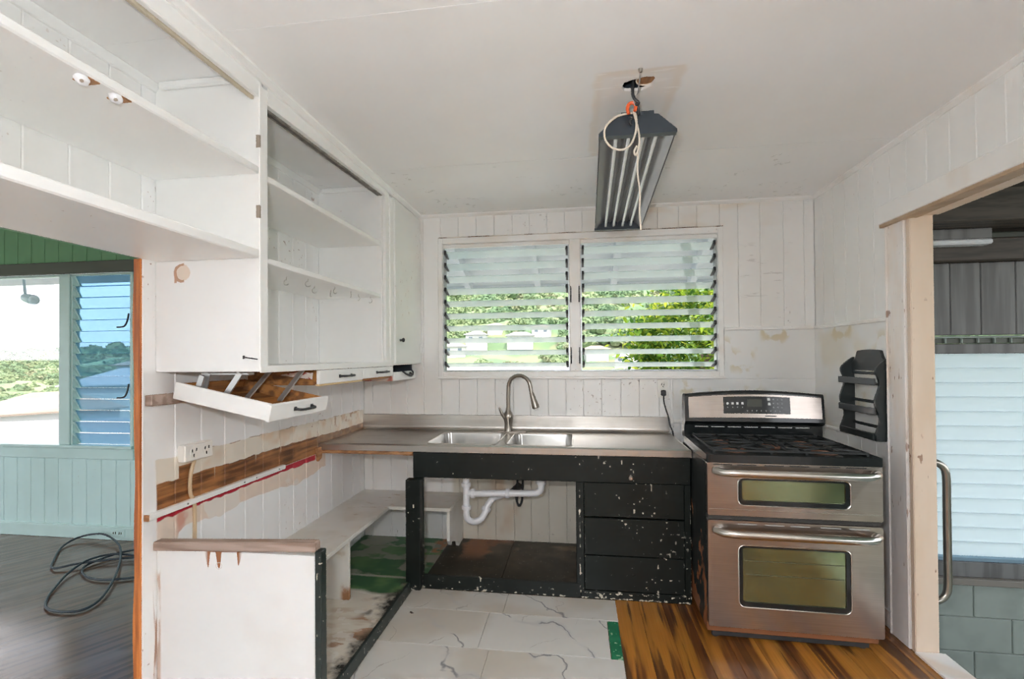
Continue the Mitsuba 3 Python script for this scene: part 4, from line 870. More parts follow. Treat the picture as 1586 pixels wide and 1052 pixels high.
# ------------------------------------------------------------------ stove
STV = thing('stove', 'stainless steel double-oven gas range with black cooktop', 'stove')
MS = trimesh.transformations.translation_matrix([2.199, -1.043, 0]) @ rotm(-1.6, [0, 0, 1])
def sp(name, m, b, parent=None, **kw): return part(parent or STV, name, moved(m, MS), b, **kw)
SW = 0.755
def side_fn(p, n, uv):
    r = smoothstep(0.50, 0.56, fbm(p.y*7, p.z*6, 2.0, 4)+0.22*(1-smoothstep(0.05, 0.32, p.z))-0.06)*(1-smoothstep(0.30, 0.36, p.z))
    r2 = smoothstep(0.66, 0.70, fbm(p.y*9, p.z*9, 6.0, 4))*(1-smoothstep(0.55, 0.6, p.z))
    return mix((0.010, 0.012, 0.012), (0.22, 0.085, 0.035), dr.maximum(r, r2)*0.9)
sp('body', hb(0.002, SW-0.002, 0.045, 0.66, 0.045, 0.868, 0.004), mat('stove_side', side_fn, 0.35))
sp('kick_plate', hb(0.03, SW-0.03, 0.07, 0.09, 0.012, 0.0445, 0.002), M_matte_black)
for x in (0.05, SW-0.05):
    for y in (0.10, 0.60): sp('foot', lathe([(0, 0.0008), (0.018, 0.0008), (0.018, 0.01), (0.009, 0.014), (0.009, 0.0448), (0, 0.0448)], 12, (x, y, 0)), M_matte_black)
M_oven_rack = mat('oven_rack', (0.10, 0.105, 0.07), 0.4, 0.5)
def arch_handle(z, x0, x1, bow):
    n = 22; V = []
    path = []
    for i in range(n+1):
        t = i/n; x = x0+(x1-x0)*t
        e = min(t, 1-t)
        y = -0.058*(1-math.exp(-e*26))-0.004
        path.append((x, y, z-bow*math.sin(PI*t)*0.0-0.000))
    m = tube(np.array(path), 0.016, 12)
    v = np.array(m.vertices); v[:, 2] = z+(v[:, 2]-z)*1.15
    v[:, 1] = np.minimum(v[:, 1], 0.012)
    return trimesh.Trimesh(v, m.faces, process=False)
def oven_door(z0, z1, gx0, gx1, gz0, gz1, hz):
    pl = rrect(0.0, SW, z0, z1, 0.008, 4)
    op = rrect(gx0, gx1, gz0, gz1, 0.028, 8)
    d = sp('oven_door', ext(pl.difference(op), 0.0, 0.040, 'y'), M_stove, smooth=30)
    inner = rrect(gx0+0.020, gx1-0.020, gz0+0.024, gz1-0.012, 0.014, 8)
    sp('window_border', ext(op.difference(inner), 0.004, 0.030, 'y'), M_gloss_black, d, smooth=30)
    sp('window_glass', ext(inner, 0.010, 0.016, 'y'), 'm_ovenglass', d, smooth=False)
    rm = np.array(op.exterior.coords)[:-1]
    sp('window_rim', tube(np.c_[rm[:, 0], np.full(len(rm), 0.001), rm[:, 1]], 0.003, 6, closed=True), M_steel, d)
    sp('handle', arch_handle(hz, 0.032, SW-0.018, 0.0), M_steel, d, label='bowed steel bar handle')
    for x in (0.045, SW-0.032): sp('handle_end', lathe([(0, 0), (0.020, 0), (0.018, 0.006), (0, 0.007)], 16, (x, 0.0005, hz), (0, -1, 0)), M_steel, d)
    return d
d1 = oven_door(0.622, 0.872, 0.137, 0.623, 0.672, 0.803, 0.836)
for x in (0.028, 0.135, 0.255, 0.365, 0.495, 0.605): sp('vent_slot', hb(x, x+0.085, -0.0008, 0.002, 0.862, 0.867, 0.0005), M_slot, d1)
sp('trim_line', hb(0.005, SW-0.005, -0.0022, 0.001, 0.650, 0.654, 0.001), M_steel, d1)
d2 = oven_door(0.092, 0.598, 0.137, 0.622, 0.192, 0.484, 0.552)
for x in (0.135, 0.255, 0.365, 0.495, 0.615): sp('vent_slot', hb(x, x+0.085, -0.0008, 0.002, 0.581, 0.587, 0.0005), M_galv, d2)
sp('door_gap', hb(0.004, SW-0.004, 0.012, 0.044, 0.5985, 0.6215, 0.001), M_slot)
sp('rack_line', cat([tube([(0.165, 0.0085, z), (0.595, 0.0085, z)], 0.0016, 6) for z in (0.345, 0.41)]), M_oven_rack, d2)
ct = sp('cooktop', cat(ext(rrect(-0.003, SW+0.003, -0.006, 0.60, 0.012, 4), 0.8735, 0.900), ext(rrect(-0.004, SW+0.004, -0.008, 0.60, 0.016, 4).difference(rrect(0.025, SW-0.025, 0.035, 0.575, 0.04, 6)), 0.9002, 0.912)), M_gloss_black, smooth=30)
def bar3(a, b, r=0.0048): return hull([np.array(p)+np.array(o)*r for p in (a, b) for o in ((1, 1, -1), (1, -1, -1), (-1, 1, -1), (-1, -1, -1), (0.7, 0.7, 1), (0.7, -0.7, 1), (-0.7, 0.7, 1), (-0.7, -0.7, 1))])
gz = 0.924
for gx0, gx1 in ((0.040, 0.300), (0.302, 0.455), (0.457, 0.716)):
    P, y0, y1 = [], 0.045, 0.562
    for a, b in (((gx0, y0), (gx1, y0)), ((gx0, y1), (gx1, y1)), ((gx0, y0), (gx0, y1)), ((gx1, y0), (gx1, y1)), ((gx0, 0.305), (gx1, 0.305))):
        P.append(bar3((*a, gz), (*b, gz)))
    for x in (gx0, gx1):
        for y in (y0, 0.305, y1): P.append(bar3((x, y, 0.913), (x, y, gz)))
    cx = (gx0+gx1)/2
    for cy in (0.175, 0.435):
        for k in range(6):
            a = k*PI/3+0.5
            ex = np.array([math.cos(a), math.sin(a)])
            s = min(((gx1-gx0)/2)/max(abs(ex[0]), 1e-6), 0.128/max(abs(ex[1]), 1e-6))
            P.append(bar3((cx+ex[0]*s, cy+ex[1]*s, gz), (cx+ex[0]*0.032, cy+ex[1]*0.032, gz), 0.0042))
    sp('grate', cat(P), M_iron, ct, smooth=False, label='black cast-iron pan grate')
for x, y, r in ((0.170, 0.175, 0.048), (0.170, 0.435, 0.040), (0.587, 0.175, 0.048), (0.587, 0.435, 0.038), (0.378, 0.305, 0.042)):
    sp('burner', lathe([(0, 0), (r*1.25, 0), (r*1.2, 0.006), (r*0.9, 0.010), (r*0.85, 0.017), (0, 0.018)], 20, (x, y, 0.9005)), M_rust, ct, label='rust-brown gas burner')
    sp('burner_cap', lathe([(0, 0), (r*0.8, 0), (r*0.82, 0.005), (r*0.6, 0.009), (0, 0.010)], 20, (x, y, 0.9187)), M_iron, ct)
# back guard with control panel
bgp = sg.Polygon([(0.598, 0.9005), (0.598, 0.975), (0.572, 0.985), (0.560, 1.000), (0.578, 1.150), (0.590, 1.162), (0.640, 1.160), (0.665, 1.10), (0.665, 0.9005)])
def arched(m):
    v = np.array(m.vertices); t = np.clip(v[:, 0]/SW, 0, 1)
    up = np.clip((v[:, 2]-1.0)/0.16, 0, 1)
    v[:, 2] += up*(0.022*np.sin(PI*t)-0.004)
    return trimesh.Trimesh(v, m.faces, process=False)
def slabs(x0, x1, n): return np.linspace(x0, x1, n+1)
xs = slabs(0.0, SW, 16)
bg = []
V, Fs = [], []
co = np.array(bgp.exterior.coords)[:-1]
if not bgp.exterior.is_ccw: co = co[::-1]
n = len(co)
for x in xs: V.append(np.c_[np.full(n, x), co])
V = np.vstack(V)
for i in range(len(xs)-1):
    for j in range(n):
        j2 = (j+1) % n
        Fs += [(i*n+j, (i+1)*n+j2, (i+1)*n+j), (i*n+j, i*n+j2, (i+1)*n+j2)]
import mapbox_earcut
tri = mapbox_earcut.triangulate_float64(co, np.array([n], np.uint32)).reshape(-1, 3)
Fs = np.vstack([np.array(Fs), tri, tri[:, ::-1]+(len(xs)-1)*n])
gd = sp('back_guard', arched(trimesh.Trimesh(V, Fs, process=False)), M_gloss_black, smooth=35)
def on_guard(x0, x1, z0, z1, off, th, nx=12):
    """thin plate lying on the sloping front of the guard"""
    P = lambda x, z, o: (x, 0.560+(z-1.0)*0.12-o, z+np.clip((z-1.0)/0.16, 0, 1)*(0.022*math.sin(PI*x/SW)-0.004))
    X = np.linspace(x0, x1, nx+1); V = []
    for x in X: V += [P(x, z0, off), P(x, z1, off), P(x, z1, off+th), P(x, z0, off+th)]
    Fq = []
    for i in range(nx):
        a = i*4; b = a+4
        Fq += [(a+3, b+3, b+2), (a+3, b+2, a+2), (a+2, b+2, b+1), (a+2, b+1, a+1), (a, a+1, b+1), (a, b+1, b), (a, b, b+3), (a, b+3, a+3)]
    Fq += [(0, 3, 2), (0, 2, 1), (nx*4, nx*4+1, nx*4+2), (nx*4, nx*4+2, nx*4+3)]
    return trimesh.Trimesh(np.array(V, float), np.array(Fq), process=False)
sp('steel_panel', on_guard(0.022, SW-0.014, 1.022, 1.142, -0.001, 0.003), M_stove, gd, smooth=False)
cp = sp('control_panel', on_guard(0.215, 0.575, 1.043, 1.132, 0.0021, 0.002), M_gloss_black, gd, smooth=False, label='black touch control panel with display and buttons')
sp('display', on_guard(0.345, 0.425, 1.078, 1.118, 0.0042, 0.0006, 4), mat('display', (0.035, 0.038, 0.028), 0.15), gd, smooth=False, label='grey-green clock display')
M_btn = mat('button_print', (0.62, 0.63, 0.62), 0.4)
M_btn2 = mat('button_print_dim', (0.20, 0.21, 0.21), 0.4)
def dots(L, r, m, name):
    for x, z in L:
        q = on_guard(x-r, x+r, z-r, z+r, 0.0042, 0.0005, 2); sp(name, q, m, gd, smooth=False)
dots([(0.238+0.027*i, 1.096) for i in range(4)], 0.006, M_btn, 'button')
dots([(0.462, 1.118), (0.464, 1.094)], 0.007, M_btn, 'button')
dots([(0.238+0.027*i, 1.076) for i in range(4)]+[(0.486+0.023*i, 1.118-0.0205*j) for i in range(3) for j in range(3)]+[(0.345+0.025*i, 1.058) for i in range(8)], 0.0035, M_btn2, 'button')
sp('maker_mark', on_guard(0.44, 0.50, 1.029, 1.034, 0.0021, 0.0006, 2), M_charcoal, gd, smooth=False)
sp('vent_gap', cat([hb(0.06+i*0.092, 0.135+i*0.092, 0.5945, 0.5985, 0.962, 0.968, 0.001) for i in range(7)]), M_galv, gd)

# ------------------------------------------------------------------ spice rack on the right wall
RK = thing('spice_rack', 'black wooden wall rack with scalloped sides on the right wall', 'rack')
xw = W-0.0062
M_rack = mat('rack_black', white_fn((0.012, 0.018, 0.019), (0.04, 0.026, 0.018), 0.5, 6.0), 0.35)
def side_poly():
    z0, z1 = 0.948, 1.372
    pts = [(xw, z0)]
    for i in range(41):
        t = i/40; z = z0+(z1-z0)*t
        d = 0.064+0.011*math.cos(2*PI*(t*2.35-0.08))
        if t > 0.80: d *= 1-((t-0.80)/0.20)**2*0.90
        if t < 0.06: d = 0.070
        pts.append((xw-d, z))
    pts.append((xw, z1))
    return sg.Polygon(pts)
spo = side_poly()
for y in (-0.800, -0.466): part(RK, 'side', ext(spo, y-0.008, y+0.008, 'y'), M_rack, 25)
tp = [(-0.7915, 1.300), (-0.4745, 1.300)]
for i in range(31):
    t = i/30; y = -0.4745-(0.317)*t
    e = min(t, 1-t)
    z = 1.362+0.040*min(1.0, max(0, (e-0.10)/0.07))+0.010*math.sin(PI*t)-0.016*max(0, (0.08-e)/0.08)
    tp.append((y, z))
part(RK, 'top_board', ext(sg.Polygon(tp), xw-0.014, xw-0.0002, 'x'), M_rack, 25)
M_rackshelf = mat('rack_shelf', (0.045, 0.052, 0.055), 0.4)
for z in (1.228, 1.078, 0.950):
    part(RK, 'shelf', hb(xw-0.060, xw-0.0003, -0.7915, -0.4745, z, z+0.009, 0.002), M_rack)
    if z > 1.0: part(RK, 'shelf_edge', hb(xw-0.080, xw-0.0695, -0.806, -0.458, z+0.001, z+0.036, 0.003), M_rackshelf)
    else: part(RK, 'shelf_edge', hb(xw-0.078, xw-0.066, -0.7915, -0.462, z, z+0.036, 0.003), M_rack)
    part(RK, 'back_rail', hb(xw-0.012, xw-0.0003, -0.7915, -0.4745, z+0.050, z+0.065, 0.002), M_rack)

# ------------------------------------------------------------------ hanging tube light
HL = thing('tube_light', 'grey four-tube light with black ends hanging on wire from ceiling hole', 'ceiling light')
Lx0, Lx1, Ly0, Ly1 = 1.679, 1.985, -1.505, -0.150
def LZ(y): return 2.275-(y-Ly0)*0.033        # hangs lower at the far end
def LX(y): return (y-Ly0)*0.022        # and a little askew
def lprof(y, s=1.0, xo=0.0):
    z = LZ(y)
    return [(Lx0, z), (Lx0-0.0, z+0.012), (1.752, z+0.078), (1.912, z+0.078), (Lx1, z+0.012), (Lx1, z)]
def loft(profA, yA, profB, yB):
    n = len(profA); V = [(x+LX(yA), yA, z) for x, z in profA]+[(x+LX(yB), yB, z) for x, z in profB]
    return hull(V)
part(HL, 'end_cap', cat(loft(lprof(Ly0), Ly0-0.012, lprof(Ly0+0.05), Ly0+0.018), hull([(x, y, LZ(y)+z) for x, z in ((1.768, 0.06), (1.897, 0.06), (1.768, 0.092), (1.897, 0.092)) for y in (Ly0-0.010, Ly0+0.020)])), M_charcoal, False, label='black moulded end cap')
part(HL, 'end_cap', loft(lprof(Ly1), Ly1-0.018, lprof(Ly1), Ly1+0.012), M_charcoal, False)
yA, yB = Ly0+0.0185, Ly1-0.0185
def strip(pa):
    """sheet metal hood: list of (x, z above the light's bottom), 1.5 mm thick"""
    V, Fs = [], []
    for y in (yA, yB):
        for x, z in pa: V.append((x+LX(y), y, LZ(y)+z))
        for x, z in pa: V.append((x+LX(y), y, LZ(y)+z+0.0015))
    n = len(pa)
    for i in range(n-1):
        Fs += [(i, i+1, 2*n+i+1), (i, 2*n+i+1, 2*n+i), (n+i, 2*n+n+i, n+i+1), (n+i+1, 2*n+n+i, 3*n+i+1)]
    Fs += [(0, 2*n, 3*n), (0, 3*n, n), (n-1, 2*n-1, 4*n-1), (n-1, 4*n-1, 3*n-1)]
    return trimesh.Trimesh(np.array(V), np.array(Fs), process=False)
part(HL, 'hood', strip([(Lx0+0.002, 0.002), (Lx0+0.004, 0.012), (1.754, 0.075), (1.910, 0.075), (Lx1-0.004, 0.012), (Lx1-0.002, 0.002)]), M_reflector, False)
pa = [(Lx0+0.006, 0.004)]
tx = [1.752, 1.804, 1.862, 1.914]
for x in tx: pa += [(x-0.024, 0.045), (x-0.010, 0.058), (x+0.010, 0.058), (x+0.024, 0.045), (x+0.0265, 0.030)]
pa[-1] = (Lx1-0.006, 0.004)
part(HL, 'reflector', strip(pa), M_reflector, False, label='grey folded reflector')
for x in tx: part(HL, 'tube', tube([(x, yA+0.0005, LZ(yA)+0.026), (x+LX(yB), yB-0.0005, LZ(yB)+0.026)], 0.0085, 14), M_tube, label='unlit white fluorescent tube')
# suspension and cords
part(HL, 'hanging_wire', tube(smoothpath([(1.822, -1.70, H-0.002), (1.822, -1.685, H-0.02), (1.824, -1.62, H-0.035), (1.826, -1.585, 2.405), (1.812, -1.575, 2.385), (1.820, -1.57, 2.36)], 5), 0.0028, 6), M_galv)
part(HL, 'screw_eye', lathe([(0, 0), (0.009, 0), (0.006, -0.012), (0, -0.014)], 10, (1.822, -1.70, H-0.001)), M_nickel)
part(HL, 'dark_wire', tube(smoothpath([(1.812, -1.59, H+0.05), (1.806, -1.585, 2.42), (1.812, -1.58, 2.39), (1.830, -1.575, 2.372), (1.818, -1.57, 2.366)], 5), 0.006, 8), M_matte_black)
part(HL, 'hook', tube(smoothpath([(1.808, -1.565, 2.378), (1.826, -1.562, 2.368), (1.832, -1.555, 2.352), (1.826, -1.545, 2.338), (1.806, -1.540, 2.330), (1.800, -1.535, 2.318), (1.806, -1.53, 2.308)], 5), 0.0055, 8), M_matte_black, label='black S-shaped hook')
part(HL, 'clip', tube(smoothpath([(1.793, -1.567, 2.335), (1.788, -1.567, 2.358), (1.797, -1.567, 2.376), (1.812, -1.567, 2.376), (1.820, -1.567, 2.362), (1.816, -1.567, 2.345)], 5), 0.0065, 8), M_orange, label='orange plastic clip')
part(HL, 'steel_cable', cat(tube(smoothpath([(1.825, -1.56, 2.37), (1.84, -1.54, 2.355), (1.852, -1.50, 2.352), (1.856, -1.48, 2.366-0.012)], 4), 0.0016, 6), tube(smoothpath([(1.805, -1.55, 2.33), (1.80, -1.53, 2.34), (1.795, -1.49, 2.350)], 4), 0.0016, 6)), M_galv)
cl = [(1.812, -1.535, 2.352), (1.790, -1.540, 2.350), (1.745, -1.55, 2.335), (1.705, -1.56, 2.295), (1.700, -1.565, 2.248), (1.725, -1.57, 2.208), (1.765, -1.57, 2.195), (1.800, -1.57, 2.215), (1.820, -1.565, 2.27), (1.822, -1.555, 2.33), (1.814, -1.545, 2.352), (1.820, -1.555, 2.32), (1.832, -1.565, 2.25), (1.830, -1.57, 2.205), (1.818, -1.572, 2.17), (1.812, -1.572, 2.185), (1.822, -1.572, 2.205)]
part(HL, 'cord_loop', tube(smoothpath(cl, 6), 0.0042, 8), M_cord, label='cream power cord tied in a loop')
part(HL, 'pull_string', tube(smoothpath([(1.826, -1.57, 2.20), (1.824, -1.572, 2.10), (1.832, -1.573, 2.02), (1.830, -1.573, 1.95), (1.834, -1.574, 1.876)], 6), 0.0034, 8), M_cord, label='cream cord end hanging straight down')

# ------------------------------------------------------------------ lower room through the right doorway
RY = -0.20
FR = thing('floor_laundry', 'grey concrete floor of the lower room, out of view', 'floor', kind='structure')
part(FR, 'slab', hb(W+0.056, 6.6, YB, RY+0.2, -0.86, -0.80, 0.001), M_mortar)
BW = thing('wall_laundry', 'grey-green painted block wall below the frosted window', 'wall', kind='structure')
part(BW, 'backing', hb(W+0.056, 6.6, RY+0.006, RY+0.15, -0.80, 0.02, 0.001), M_mortar)
for r in range(5):
    z1 = 0.02-0.203*r
    x = 3.505+(0.0 if r % 2 == 0 else 0.2)-0.40
    while x < 6.0:
        x0, x1 = max(x, W+0.056), min(x+0.4, 6.0)
        if x1-x0 > 0.03: part(BW, 'block', hb(x0+0.002, x1-0.002, RY-0.004, RY+0.01, z1-0.203+0.002, z1-0.002, 0.004), M_block, False)
        x += 0.4
part(BW, 'side_wall', hb(6.6, 6.65, YB, RY+0.2, -0.80, 0.6, 0.002), M_block)
part(BW, 'front_wall', hb(W+0.056, 6.6, YB-0.05, YB, -0.80, 0.3, 0.002), M_block)
part(BW, 'step_wall', hb(W-0.02, W+0.0557, YB, 0.03, -0.80, -0.061, 0.002), M_block)
part(BW, 'head_wall', hb(W+0.056, 6.6, RY+0.002, RY+0.06, 1.54, 2.6, 0.002), M_brownbeam)
W3 = thing('window_3', 'wide frosted glass louvre window in the lower room', 'window', kind='structure')
part(W3, 'sill', hb(W+0.13, 6.0, RY-0.05, RY+0.05, 0.022, 0.060, 0.004), mat('grey_sill', (0.20, 0.18, 0.16), 0.5))
part(W3, 'sill_rail', hb(W+0.13, 6.0, RY-0.02, RY+0.05, 0.0605, 0.150, 0.004), M_greywood)
part(W3, 'bottom_channel', hb(W+0.13, 6.0, RY-0.010, RY+0.04, 0.1505, 0.172, 0.002), mat('blue_alu', (0.22, 0.33, 0.42), 0.4, 0.4))
part(W3, 'head_rail', hb(W+0.13, 6.0, RY-0.035, RY+0.001, 1.386, 1.445, 0.004), M_greywood)
nb = 14; pitch = (1.386-0.172)/nb
for i in range(nb):
    z = 0.172+pitch*(i+0.5)
    g = hb(W+0.14, 5.9, -0.003, 0.003, -pitch*0.53, pitch*0.53, 0.001); g.apply_transform(rotm(9, [1, 0, 0])); g.apply_translation([0, RY+0.022, z])
    part(W3, 'louvre_blade', g, 'm_frosted', False)
VL = thing('valance', 'dark rail with a row of pale clips above the frosted window', 'rail')
part(VL, 'rail', hb(W+0.13, 5.6, RY-0.030, RY-0.001, 1.446, 1.478, 0.003), M_darkbeam)
part(VL, 'rod', hb(W+0.13, 5.6, RY-0.042, RY-0.0305, 1.478, 1.490, 0.003), mat('pale_teal', (0.30, 0.36, 0.33), 0.5))
for i in range(18): part(VL, 'clip', hb(3.748+0.086*i, 3.756+0.086*i, RY-0.046, RY-0.0305, 1.448, 1.4775, 0.002), 'm_pale_teal')
GC = thing('grey_cupboard', 'weathered grey board cupboards above the frosted window', 'cupboard')
for i, (a, b) in enumerate(((3.32, 3.742), (3.744, 3.900), (3.902, 4.078), (4.080, 4.20), (4.201, 4.32), (4.322, 4.50), (4.502, 4.80), (4.802, 5.2))):
    part(GC, 'board', hb(a, b, RY-0.10, RY-0.001, 1.495, 1.915, 0.004), M_greywood, False)
for x in (4.178, 4.215):
    part(GC, 'knob', lathe([(0, 0), (0.006, 0), (0.011, 0.010), (0.009, 0.016), (0, 0.017)], 10, (x, RY-0.1002, 1.622), (0, -1, 0)), M_charcoal)
RB = solo('roof_beam', hb(W+0.13, 6.5, RY-0.16, RY-0.0, 1.916, 2.045, 0.006), M_brownbeam, 'dark brown beam directly above the grey cupboards', 'beam')
solo('roof_beam', hb(W+0.13, 6.5, RY-0.12, RY-0.0, 2.046, 2.085, 0.006), M_darkbeam, 'narrow dark green strip between two brown beams', 'beam')
solo('roof_beam', hb(W+0.13, 6.5, RY-0.40, RY-0.20, 2.086, 2.262, 0.006), M_brownbeam, 'wide brown beam below the teal roof boards', 'beam')
M_roofteal = mat('roof_teal', (0.24, 0.33, 0.30), 0.4)
RC = thing('ceiling_laundry', 'teal board roof over the lower room', 'ceiling', kind='structure')
for i in range(28):
    y0 = RY+0.05-0.225*i
    part(RC, 'board', hb(W+0.056, 6.6, y0-0.222, y0, 2.42-0.006*(i % 2), 2.44, 0.004), M_roofteal, False)
solo('rafter', hb(W+0.14, W+0.22, -3.2, RY-0.405, 2.22, 2.40, 0.005), M_darkbeam, 'dark green rafter beside the doorway head', 'beam')
LL = thing('strip_light', 'small pale strip light on the beam beyond the doorway', 'light')
part(LL, 'housing', hb(3.50, 3.868, RY-0.235, RY-0.165, 2.025, 2.085, 0.004), M_greywood)
part(LL, 'diffuser', hb(3.50, 3.868, RY-0.245, RY-0.165, 1.995, 2.0245, 0.008), M_tube)

# ------------------------------------------------------------------ roof, eaves
RF = thing('house_roof', 'roof of the house with its white eave outside the kitchen window', 'roof', kind='structure')
part(RF, 'deck', hb(-5.6, 7.0, YB-0.6, -0.05, 2.66, 2.74, 0.01), M_white)
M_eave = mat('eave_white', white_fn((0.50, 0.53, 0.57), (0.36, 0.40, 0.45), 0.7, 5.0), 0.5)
def ez(y): return 2.40-0.36*y
for y0, y1 in ((0.03, 0.24), (0.245, 0.46), (0.465, 0.68), (0.685, 0.98)):
    part(RF, 'soffit_board', hull([(x, y, ez(y)+dz) for x in (-1.7, 6.6) for y in (y0, y1) for dz in (0.0, 0.02)]), M_eave, False)
for x in (-1.2, -0.3, 0.60, 1.225, 1.88, 2.53, 3.2, 4.1): part(RF, 'rafter_tail', hull([(x+dx, y, ez(y)+dz) for dx in (0, 0.05) for y in (0.031, 0.93) for dz in (-0.10, -0.0005)]), M_eave, False)
part(RF, 'fascia', hb(-1.7, 6.6, 0.98, 1.005, ez(0.98)-0.05, ez(0.98)+0.04, 0.004), M_eave)
for i in range(3):
    part(RF, 'soffit_board', hull([(x, y, 2.30-0.17*(y-vy)+dz) for x in (-5.6, -1.75) for y in (vy+0.02+0.3*i, vy+0.315+0.3*i) for dz in (0.0, 0.02)]), M_eave, False)
part(RF, 'wall_fill', hb(-5.6, 6.6, -0.149, -0.051, 2.443, 2.659, 0.002), M_white)
FLD = thing('flood_lamp', 'pale blue-grey outdoor floodlight seen at the window edge of the next room', 'lamp')
part(FLD, 'head', lathe([(0, 0), (0.025, 0), (0.04, 0.04), (0.05, 0.20), (0.045, 0.21), (0, 0.18)], 20, (-3.72, 0.55, 2.0), (0.93, -0.3, -0.2)), mat('lamp_blue', (0.45, 0.52, 0.62), 0.4))
part(FLD, 'arm', tube([(-3.70, 0.55, 2.0), (-3.72, 0.55, 2.19)], 0.012, 8), 'm_lamp_blue')

# ------------------------------------------------------------------ outside
def leaf_green(p, n, uv):
    t = fbm(p.x*0.16, p.y*0.16, p.z*0.16)
    c = mix((0.10, 0.17, 0.07), (0.18, 0.24, 0.11), smoothstep(0.3, 0.7, t))
    return mix(c, (0.17, 0.16, 0.09), smoothstep(0.62, 0.8, noise(p.x*0.5, p.y*0.5, p.z*0.5))*0.5)
M_hill = mat('hill_green', leaf_green, 0.8, spec=0.1)
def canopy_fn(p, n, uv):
    # one green per crown, a few kinds of tree, all lightened to suggest haze
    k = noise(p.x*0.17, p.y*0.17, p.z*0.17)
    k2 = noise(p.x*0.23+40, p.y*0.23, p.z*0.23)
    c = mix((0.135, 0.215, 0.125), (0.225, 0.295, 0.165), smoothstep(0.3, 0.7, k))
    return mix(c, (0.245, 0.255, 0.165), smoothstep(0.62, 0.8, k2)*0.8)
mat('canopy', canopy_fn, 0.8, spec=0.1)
M_yard = mat('yard_grey', (0.36, 0.36, 0.35), 0.8, spec=0.1)  # unseen ground nearby, greyed so its bounce light does not turn green
def hill_el(az):
    """skyline of the land in degrees at an azimuth (degrees from +Y toward +X)"""
    return np.interp(az, [-90, -62, -50, -44, -40, -36, -28, -18, -8, 10, 40, 70], [0.2, 0.3, 0.5, 1.4, 3.2, 5.0, 8.5, 13.5, 15.5, 15.0, 13.0, 10.0])
def ground_z(az, r):
    top = np.tan(np.radians(hill_el(az)))*430
    t = np.clip((r-70)/360.0, 0, 1)
    return -16-6*np.clip((r-20)/50, 0, 1)+(top+24)*np.power(t, 1.15)
az = np.linspace(-100, 80, 150); rr = np.concatenate([np.linspace(6, 60, 8), np.linspace(70, 430, 70), [600, 1400]])
A, R = np.meshgrid(az, rr, indexing='ij')
Z = ground_z(A, np.minimum(R, 430))
X = 1.6+R*np.sin(np.radians(A)); Y = R*np.cos(np.radians(A))
Pn = np.stack([X, Y, Z], -1)
Z = Z+(R > 66)*(meshkit.fbm(Pn/26.0, 4, 2)-0.5)*10
V = np.stack([X, Y, Z], -1).reshape(-1, 3); na, nr = A.shape; Fs = []
I = (np.arange(na-1)[:, None]*nr+np.arange(nr-1)[None]).ravel()
Fs = np.vstack([np.c_[I, I+1, I+nr+1], np.c_[I, I+nr+1, I+nr]])
hillm = trimesh.Trimesh(V, Fs[:, ::-1], process=False)
near = (R.reshape(-1)[hillm.faces].max(1) <= 60.5)
yardm, hillm = hillm.submesh([np.nonzero(near)[0]], append=True), hillm.submesh([np.nonzero(~near)[0]], append=True)
solo('yard', yardm, M_yard, 'near ground below the house, greyed to keep bounce light neutral', 'ground', kind='structure', smooth=True)
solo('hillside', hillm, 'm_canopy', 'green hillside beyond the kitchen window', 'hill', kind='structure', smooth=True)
HS = [(-14.2, 152, 7, 5, 2.2, 10, 0, 'white house at the left edge of the kitchen window view'), (-11.6, 158, 6.5, 5, 3.2, 4, 0, 'white two-storey house left of centre on the hillside'), (-9.3, 168, 5, 4, 2.3, -8, 1, 'brown-roofed white house between two white houses on the hillside'),
      (-6.5, 156, 8, 5, 2.4, 2, 0, 'long white house on the slope behind the left louvres'), (-4.0, 165, 6, 4, 2.2, -6, 1, 'brown-roofed house nearest the window mullion'), (2.2, 146, 6.5, 4, 1.8, 12, 1, 'pale house with brown roof low in the right sash'), (5.6, 140, 6, 4, 1.8, -10, 0, 'white house partly behind the leafy tree')]
# tree canopies on the slope: joined, nobody could count them
rr_ = np.random.default_rng(5)
protos = []
ico = trimesh.creation.icosphere(subdivisions=1)
for k in range(8):
    # a crown: a lumpy core set with leaf clumps that stick out and shade each other
    v0 = np.array(ico.vertices); d = 0.40+0.65*meshkit.fbm(v0*2.0+k*10, 3, k)
    V_, F_ = [v0*d[:, None]*[1, 1, 0.8]], [np.array(ico.faces)]
    n0 = len(v0)
    for j in range(75):
        q = rr_.normal(size=3); q /= np.linalg.norm(q); q[2] = abs(q[2])*1.0-0.15
        R_ = trimesh.transformations.euler_matrix(*(rr_.uniform(0, 6.28, 3)))[:3, :3]
        g = rr_.uniform(0.10, 0.20)
        dd = 0.62+0.55*float(meshkit.fbm((q*2.0+k*10)[None], 3, k)[0])
        V_.append(np.array([(-g, -g*0.8, 0), (g, -g, 0.3*g), (g*0.9, g, 0), (-g*0.8, g, 0.4*g)])@R_.T+q*[1, 1, 0.8]*dd*rr_.uniform(0.75, 1.05)); F_.append(np.array([(0, 1, 2), (0, 2, 3)])+n0); n0 += 4
    protos.append((np.vstack(V_), np.vstack(F_)))
VV, FF, off, CC = [], [], 0, []
for i in range(10500):
    a = rr_.uniform(-70, 45); r = 75+345*rr_.uniform()**1.25
    if a < -40 and rr_.uniform() < 0.5: continue
    if any(abs(a-h_[0])*math.pi/180*r < h_[2]/2+2.5 and h_[1]-18 < r < h_[1]+9 for h_ in HS): continue
    s = rr_.uniform(1.2, 3.0)*(0.55+r/280)
    v, f = protos[rr_.integers(8)]
    th = rr_.uniform(0, 6.28); c, sn = math.cos(th), math.sin(th)
    vv = v@np.array([[c, sn, 0], [-sn, c, 0], [0, 0, 1]])*s+[1.6+r*math.sin(math.radians(a)), r*math.cos(math.radians(a)), ground_z(a, r)+s*0.15]
    VV.append(vv); FF.append(f+off); off += len(v)
